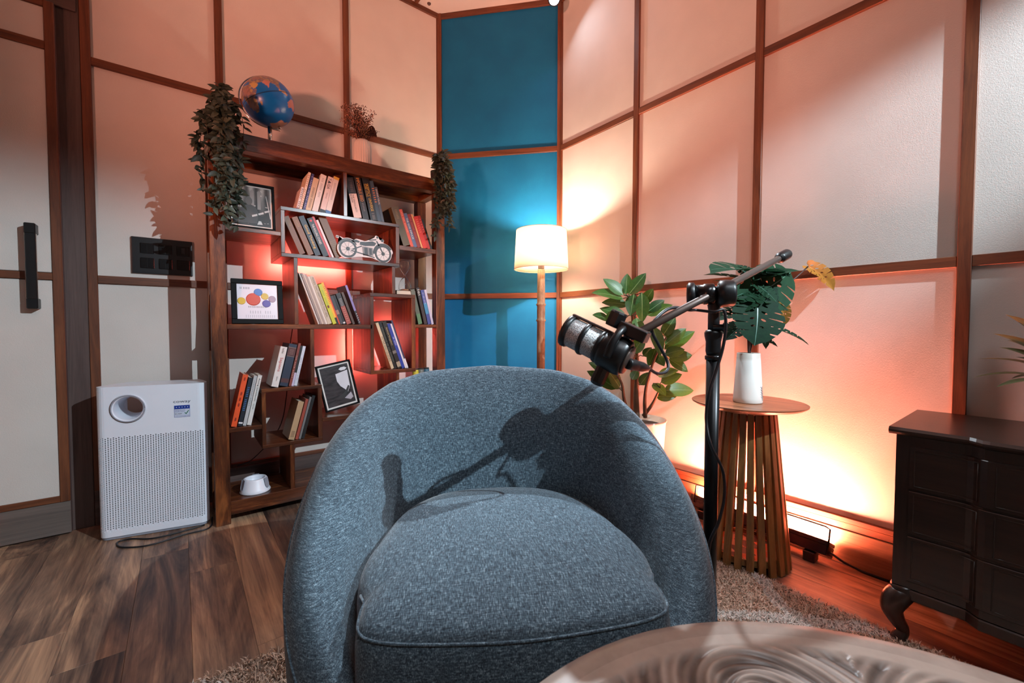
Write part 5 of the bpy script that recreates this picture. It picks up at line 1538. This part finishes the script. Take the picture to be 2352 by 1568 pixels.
def leaf_mesh(name, mat, wid=.42, fold=.18, droop=.25, nseg=8, tip=1.0):
    """unit leaf along +Y, width `wid`, face normal +Z"""
    V, F = [], []
    for i in range(nseg+1):
        t = i/nseg; w = wid/2*(math.sin(PI*t**.85))**.75*(1 - .12*t) if 0 < t < 1 else .004
        z = -droop*t*t + droop*.4*t
        V += [(-w, t, z + fold*w), (-w*.5, t, z + fold*w*.35), (0, t, z), (w*.5, t, z + fold*w*.35), (w, t, z + fold*w)]
    for i in range(nseg):
        for k_ in range(4):
            a = i*5+k_; F.append((a, a+1, a+6, a+5))
    m = mesh(name, V, F, True); m.materials.append(MATS[mat]); return m


def rib_mesh(name, mat, droop=.25, nseg=8, w=.012):
    V, F = [], []
    for i in range(nseg+1):
        t = i/nseg; z = -droop*t*t + droop*.4*t + .004; ww = w*(1-.75*t)
        V += [(-ww, t, z), (ww, t, z)]
    for i in range(nseg): a = i*2; F.append((a, a+1, a+3, a+2))
    m = mesh(name, V, F, True); m.materials.append(MATS[mat]); return m


def put_leaf(me_, rib, parent, base, tip, nrm, name='leaf', wscale=1.0):
    d = Vector(tip) - Vector(base); L = d.length
    M = WM[parent.name].inverted() @ frame(base, d, nrm) @ Matrix.Diagonal((L*wscale, L, L, 1))
    o = bpy.data.objects.new(name, me_); link(o, parent); o.matrix_local = M
    if rib is not None:
        r = bpy.data.objects.new('midrib', rib); link(r, o)
    return o


toward = -_fw
# rubber plant in a white pot -------------------------------------------------
FD = 2.05
fp = atd(1470, 960, FD)
fpot = thing('plant_pot', 'white plant pot behind the armchair holding the rubber plant', 'pot', (fp.x, fp.y, 0))
bm = bmesh.new(); lathe(bm, [(0, 0), (.085, 0), (.090, .006), (.118, .448), (.122, .455), (.120, .462), (.112, .460), (.108, .430), (0, .425)], 40); obj('body', bm, 'ceramic_white', fpot, smooth=True)
bm = bmesh.new(); lathe(bm, [(0, .4255), (.1075, .4255), (.1076, .432), (0, .440)], 30); obj('soil', bm, 'terracotta_dark', fpot)
fic = thing('rubber_plant', 'leafy green rubber plant with three trunks behind the armchair', 'plant', (fp.x, fp.y, .44))
LFm = leaf_mesh('leaf', 'ficus_leaf', .52, .16, .18); RBm = rib_mesh('midrib', 'leaf_rib', .18)
trunks = [[(1462, 958, 2.05), (1461, 900, 2.05), (1464, 840, 2.04), (1456, 760, 2.05), (1448, 690, 2.05)], [(1446, 958, 2.0), (1434, 920, 1.98), (1428, 880, 1.97), (1410, 850, 1.98)], [(1482, 958, 2.04), (1481, 920, 2.02), (1486, 880, 2.0), (1505, 820, 2.0), (1530, 775, 2.0)], [(1478, 955, 2.08), (1500, 925, 2.05), (1516, 890, 2.02)]]
for tr_ in trunks:
    pts = catmull([atd(*q) for q in tr_], 4)
    tubeobj('trunk', pts, np.linspace(.016 if tr_ is trunks[0] else .010, .004, len(pts)).tolist(), 'bark', fic, 10)
FL = [((1432, 677), (1388, 638)), ((1437, 676), (1441, 627)), ((1444, 676), (1484, 627)), ((1431, 685), (1363, 666)), ((1441, 700), (1384, 691)), ((1438, 730), (1379, 704)),
      ((1474, 672), (1476, 742)), ((1456, 676), (1448, 722)), ((1480, 694), (1499, 664)), ((1490, 714), (1526, 688)), ((1487, 724), (1543, 697)), ((1400, 734), (1363, 720)), ((1392, 742), (1406, 714)),
      ((1521, 772), (1552, 727)), ((1527, 792), (1576, 752)), ((1526, 802), (1595, 758)), ((1527, 814), (1574, 800)), ((1537, 822), (1592, 813)), ((1536, 824), (1583, 852)), ((1453, 812), (1482, 769)), ((1478, 818), (1496, 798)),
      ((1518, 878), (1566, 858)), ((1524, 897), (1597, 893)), ((1506, 910), (1555, 909)), ((1416, 893), (1351, 849)), ((1422, 868), (1354, 829)), ((1423, 890), (1398, 848)), ((1470, 884), (1492, 854)), ((1452, 872), (1464, 848)),
      ((1498, 748), (1521, 814)), ((1504, 815), (1526, 838)), ((1462, 730), (1470, 775)), ((1510, 862), (1556, 848)), ((1500, 880), (1530, 905)), ((1440, 742), (1420, 770)), ((1446, 820), (1420, 842)), ((1506, 800), (1490, 840))]
r3 = random.Random(21)
for i, (b_, t_) in enumerate(FL):
    d0 = 2.02 + r3.uniform(-.05, .05); d1 = d0 + r3.uniform(-.07, .02)
    nrm = toward*r3.uniform(.7, 1.0) + Vector((0, 0, 1))*r3.uniform(.3, .8) + _rt*r3.uniform(-.3, .3)
    ln = math.hypot(b_[0]-t_[0], b_[1]-t_[1])
    B_, T_ = atd(*b_, d0), atd(*t_, d1)
    put_leaf(LFm, RBm, fic, B_, T_, nrm, wscale=min(1.5, 1.05*(58/ln)**.5))
    # petiole to the nearest trunk point
    best = min((p for tr_ in trunks for p in catmull([atd(*q) for q in tr_], 4)), key=lambda p: (p-B_).length)
    tubeobj('petiole', [best, (best+B_)/2 + Vector((0, 0, .008)), B_], .0022, 'stem_green', fic, 5)

# monstera in a vase on the side table ------------------------------------------
vz = SZ + .0006
va = thing('vase', 'tapered white vase with a leaf drawing on the side table', 'vase', (1.719, .728, vz))
n = NT('vase_shaded_top'); tc = n.add('ShaderNodeTexCoord'); sep = n.add('ShaderNodeSeparateXYZ'); n.link(tc.outputs['Object'], sep.inputs[0])
nz = n.noise(n.coords(), 6, 2); hh_ = n.math('ADD', sep.outputs[2], n.math('MULTIPLY', nz, .02))
n.base(n.ramp(n.math('MULTIPLY', hh_, 5), [(.85, sr(226, 222, 216)), (.9, sr(206, 198, 188))])); n.set(.35)  # white vase, lamp shadow painted into the colour as a greyer top
bm = bmesh.new(); lathe(bm, [(0, 0), (.049, 0), (.051, .003), (.0505, .020), (.040, .188), (.038, .190), (.036, .188), (.044, .02), (0, .015)], 40); obj('body', bm, 'vase_shaded_top', va, smooth=True)
# painted sprig
vd = Vector((-.60, -.80, 0)); vs2 = Vector((.80, -.60, 0))
def onv(a_, z):  # angle to the right of the camera direction
    r_ = .0507 - z*.0575; return vd*(math.cos(a_)*r_*1.012) + vs2*(math.sin(a_)*r_*1.012) + Vector((0, 0, z))
tubeobj('sprig', [onv(.72 + .02*math.sin(i), .012 + .05*i/6) for i in range(7)], .0010, colmat((70, 66, 70)), va, 5, world=False)
for i in range(5):
    for s_ in (-1, 1):
        tubeobj('sprig', [onv(.72, .018 + i*.009), onv(.72 + s_*.20, .028 + i*.009)], .0011, colmat((80, 76, 80)), va, 5, world=False)
mon = thing('monstera', 'artificial monstera with large split leaves in the white vase', 'plant', (1.719, .728, vz+.02))


def monstera_mesh(mat, droop, curl, seed, notch=.36):
    """heart-shaped split leaf, unit length along +Y, holes along the rib"""
    half = []
    lobes = 5
    def R_(t):  # half width at t along the leaf
        return .47*math.sin(PI*min(1, (t+.16)/1.16)**.82)**.72
    half.append((0.0, .02))
    half += [(.10, -.10), (.24, -.13), (.36, -.06)]
    for i in range(lobes):
        t0 = .0 + i*.175; t1 = t0 + .175; sl_ = .16
        for tt in (t0 + .02, (t0+t1)/2, t1 - .02): half.append((R_(tt), tt + sl_*R_(tt)*.4))
        if i < lobes-1: half.append((R_(t1)*notch, t1 - .015*(.36/notch)))
    half.append((.06, .955)); half.append((0, 1.0))
    pts = half + [(-x, y) for x, y in half[-2:0:-1]]
    holes = []
    for t, x, l_ in ((.05, .12, .06), (.22, .11, .06), (.40, .10, .05), (.57, .08, .04)):
        for s_ in (-1, 1):
            a = .55; holes.append([(s_*(x + l_*math.cos(u_)*math.cos(a) - .024*math.sin(u_)*math.sin(a)), t + l_*math.cos(u_)*math.sin(a) + .024*math.sin(u_)*math.cos(a)) for u_ in np.linspace(0, 2*PI, 8, endpoint=False)])
    bm = bmesh.new(); es = []
    for lp in [pts] + holes:
        vs3 = [bm.verts.new((x, y, 0)) for x, y in lp]
        for a, b in zip(vs3, vs3[1:] + vs3[:1]): es.append(bm.edges.new((a, b)))
    bmesh.ops.triangle_fill(bm, use_beauty=True, use_dissolve=False, edges=es)
    bmesh.ops.subdivide_edges(bm, edges=bm.edges[:], cuts=1, use_grid_fill=False); bmesh.ops.triangulate(bm, faces=bm.faces[:])
    for v in bm.verts:
        x, y = v.co.x, v.co.y; v.co.z = -droop*y*y + droop*.35*y + curl*abs(x) - 1.1*curl*x*x
    bmesh.ops.recalc_face_normals(bm, faces=bm.faces[:])
    m = bpy.data.meshes.new('leaf'); bm.to_mesh(m); bm.free()
    for p in m.polygons: p.use_smooth = True
    m.materials.append(MATS[mat]); return m


MLf = monstera_mesh('monstera_leaf', .18, .22, 1); MLo = monstera_mesh('monstera_olive', .35, .35, 2)
MLs = monstera_mesh('monstera_leaf', .25, .30, 3, .20)
MRb = rib_mesh('midrib', 'monstera_rib', .18, 8, .010); MRo = rib_mesh('midrib', 'leaf_rib', .35, 8, .012)
UP = Vector((0, 0, 1))
mouth = Vector((1.719, .728, vz+.186))
ML2 = [  # base px, tip px, depths, normal, width scale, olive
    ((1740, 697), (1739, 790), 1.52, 1.47, toward + UP*.25, 1.28, 0),
    ((1758, 632), (1640, 600), 1.64, 1.52, UP + toward*.28, .85, 2),
    ((1745, 652), (1620, 618), 1.60, 1.66, UP + toward*.16, .62, 0),
    ((1735, 628), (1815, 624), 1.62, 1.52, UP*.8 + toward*.3 - _rt*.1, 1.0, 2),
    ((1722, 690), (1830, 618), 1.56, 1.62, toward*.9 + UP*.35 + _rt*.35, .78, 0),
    ((1738, 640), (1838, 612), 1.58, 1.54, UP*.9 + toward*.3, .75, 0),
    ((1856, 612), (1926, 656), 1.66, 1.62, UP*.75 + _rt*.75 - toward*.15, .75, 1),
    ((1760, 690), (1645, 668), 1.56, 1.55, UP*.8 + toward*.45, .72, 0),
    ((1722, 664), (1640, 636), 1.66, 1.70, UP + toward*.1, .6, 0),
    ((1770, 752), (1864, 783), 1.58, 1.56, UP*.9 + toward*.30, .5, 0),
    ((1700, 712), (1640, 730), 1.60, 1.56, UP*.8 + toward*.4, .7, 0),
    ((1712, 742), (1668, 776), 1.62, 1.58, UP*.7 + toward*.5, .7, 0),
    ((1745, 745), (1765, 800), 1.66, 1.64, toward*.8 + UP*.4 + _rt*.3, .7, 0),
    ((1768, 660), (1756, 712), 1.58, 1.54, toward*.7 + UP*.6 + _rt*.3, .8, 0),
    ((1790, 690), (1812, 742), 1.70, 1.72, UP*.5 + _rt*.6, .7, 1),
    ((1740, 655), (1788, 690), 1.56, 1.52, toward*.6 + UP*.8, .9, 0),
    ((1725, 668), (1660, 690), 1.57, 1.52, UP*.8 + toward*.5, .85, 0),
    ((1738, 672), (1700, 712), 1.55, 1.50, toward*.6 + UP*.7 - _rt*.3, .8, 0),
    ((1752, 700), (1815, 706), 1.60, 1.60, UP*.7 + toward*.5 + _rt*.2, .8, 0),
    ((1728, 640), (1690, 606), 1.64, 1.66, UP*.6 + toward*.7, .9, 2),
    ((1735, 770), (1790, 792), 1.63, 1.60, UP*.8 + toward*.4, .6, 0),
    ((1705, 748), (1640, 762), 1.66, 1.66, UP*.7 + toward*.5, .6, 0),
]
for b_, t_, d0, d1, nrm, ws, olive in ML2:
    B_, T_ = atd(*b_, d0), atd(*t_, d1)
    put_leaf((MLf, MLo, MLs)[olive], MRo if olive == 1 else MRb, mon, B_, T_, nrm, wscale=ws)
    mid = (mouth + B_)/2 + UP*.03 + (mouth - B_)*.05; mid.x, mid.y = mouth.x*.7 + B_.x*.3, mouth.y*.7 + B_.y*.3
    tubeobj('stem', catmull([mouth - UP*.16 + (B_-mouth)*.02, mouth + (B_-mouth)*.03, mid, B_], 5), .0024, 'stem_dark', mon, 6)

# plant on the dresser ------------------------------------------------------------
dpp = Vector((1.80, -.055, DZT+.0206))
dpot = thing('plant_pot', 'dark round pot on the dresser at the right edge', 'pot', tuple(dpp))
bm = bmesh.new(); lathe(bm, [(0, 0), (.045, 0), (.062, .03), (.064, .07), (.054, .105), (.050, .105), (.058, .07), (0, .06)], 32); obj('body', bm, 'terracotta_dark', dpot, smooth=True)
cal = thing('leafy_plant', 'dark green and olive leafy plant in the pot on the dresser', 'plant', tuple(dpp + UP*.07))
CLm = leaf_mesh('leaf', 'calathea_leaf', .34, .22, .35); CRm = rib_mesh('midrib', 'leaf_rib', .35)
r4 = random.Random(4); cb_ = dpp + UP*.07
tips = [(2300, 750, 1.22), (2312, 784, 1.19), (2335, 706, 1.22), (2345, 808, 1.18), (2328, 765, 1.23)]
for q in tips:
    T_ = atd(*q); B_ = cb_ + (T_ - cb_)*.42 + UP*.03
    put_leaf(CLm, CRm, cal, B_, T_, UP*.8 + toward*.5, wscale=1.15); tubeobj('stem', [cb_, (cb_+B_)/2 + UP*.02, B_], .0025, 'stem_green', cal, 6)
for i in range(12):
    a = 2*PI*i/12 + .2; T_ = cb_ + Vector((.17*math.cos(a)*.9, .20*math.sin(a), r4.uniform(.06, .26)))
    if T_.x > 1.93: T_.x = 1.93
    B_ = cb_ + (T_-cb_)*.40 + UP*.04
    put_leaf(CLm, CRm, cal, B_, T_, UP + Vector((math.cos(a), math.sin(a), 0))*.3, wscale=1.1); tubeobj('stem', [cb_, (cb_+B_)/2 + UP*.02, B_], .0025, 'stem_green', cal, 6)

# hanging artificial ivy at both ends of the bookcase -------------------------------
IVm = leaf_mesh('leaf', 'ivy_leaf', .46, .25, .3, 5)


def ivy(label, cx_, cy_, ztop, zlow, wx, nstr, seed, nleaf):
    r = random.Random(seed)
    t = thing('hanging_ivy', label, 'plant', (cx_, cy_, ztop))
    pot_z = ztop
    bm = bmesh.new(); lathe(bm, [(0, -.005), (.03, -.005), (.04, .03), (.042, .06), (.038, .06), (.034, .03), (0, .02)], 20); obj('holder', bm, 'terracotta_dark', t, smooth=True)
    leaves = []
    for s_ in range(nstr):
        a = r.uniform(0, 2*PI); ox, oy = wx*r.uniform(.15, 1)*math.cos(a), -abs(.085*math.sin(a)) - .01
        drop = r.uniform(.35, 1.0)*(ztop - zlow)
        if abs(ox) > wx*.7: drop *= .75
        up_ = r.uniform(.02, .15)*(1 - abs(ox)/wx*.4)
        pts = catmull([Vector((0, 0, .04)), Vector((ox*.5, oy*.5 - .02, .04 + up_)), Vector((ox, oy - .03, up_*.5)), Vector((ox*1.02 + r.uniform(-.015, .015), oy - .035, -drop*.5)), Vector((ox + r.uniform(-.03, .03), oy - .032, -drop))], 6)
        tubeobj('strand', pts, .0012, 'stem_green', t, 4, world=False)
        L = len(pts)
        for i in range(4, L):
            p = pts[i]
            for q in range(2):
                dr_ = Vector((r.uniform(-1, 1), r.uniform(-1.0, .25), r.uniform(-1.1, .35))).normalized()
                leaves.append((p, p + dr_*r.uniform(.028, .052), Vector((r.uniform(-.5, .5), -1, r.uniform(.0, .9)))))
    r.shuffle(leaves)
    leaves.sort(key=lambda q: q[1].y)
    W_ = WM[t.name]
    for b_, t_, nn_ in leaves[:nleaf]:
        o = bpy.data.objects.new('leaf', IVm); link(o, t); L_ = (t_-b_).length
        o.matrix_local = frame(b_, t_-b_, nn_) @ Matrix.Diagonal((L_, L_, L_, 1))
    # the rest, too many to tell apart, joined
    rest = leaves[nleaf:]
    if rest:
        base_v = [v.co.copy() for v in IVm.vertices]; base_f = [tuple(p.vertices) for p in IVm.polygons]; V, F = [], []
        for b_, t_, nn_ in rest:
            L_ = (t_-b_).length; M_ = frame(b_, t_-b_, nn_) @ Matrix.Diagonal((L_, L_, L_, 1)); k0 = len(V)
            V += [tuple(M_ @ v) for v in base_v]; F += [tuple(k0+i for i in f) for f in base_f]
        o = obj('foliage', mesh('foliage', V, F, True), 'ivy_leaf', t); o['kind'] = 'stuff'
    return t


ivy('large hanging artificial ivy over the left end of the bookcase', .165, 2.335, 1.7765, 1.30, .085, 22, 31, 260)
ivy('small hanging artificial ivy over the right end of the bookcase', 1.245, 2.335, 1.7765, 1.44, .062, 15, 47, 200)
# cable behind the bookcase
wc = thing('wall_cable', 'thin black cable hanging behind the bookcase', 'cable', (.44, 2.645, 0.16))
tubeobj('cable', catmull([Vector((.50, 2.640, .92)), Vector((.47, 2.644, .70)), Vector((.46, 2.640, .52)), Vector((.42, 2.636, .34)), Vector((.30, 2.630, .20)), Vector((.22, 2.625, .17))], 6), .0025, 'rubber_cable', wc, 6)

flush_texts()
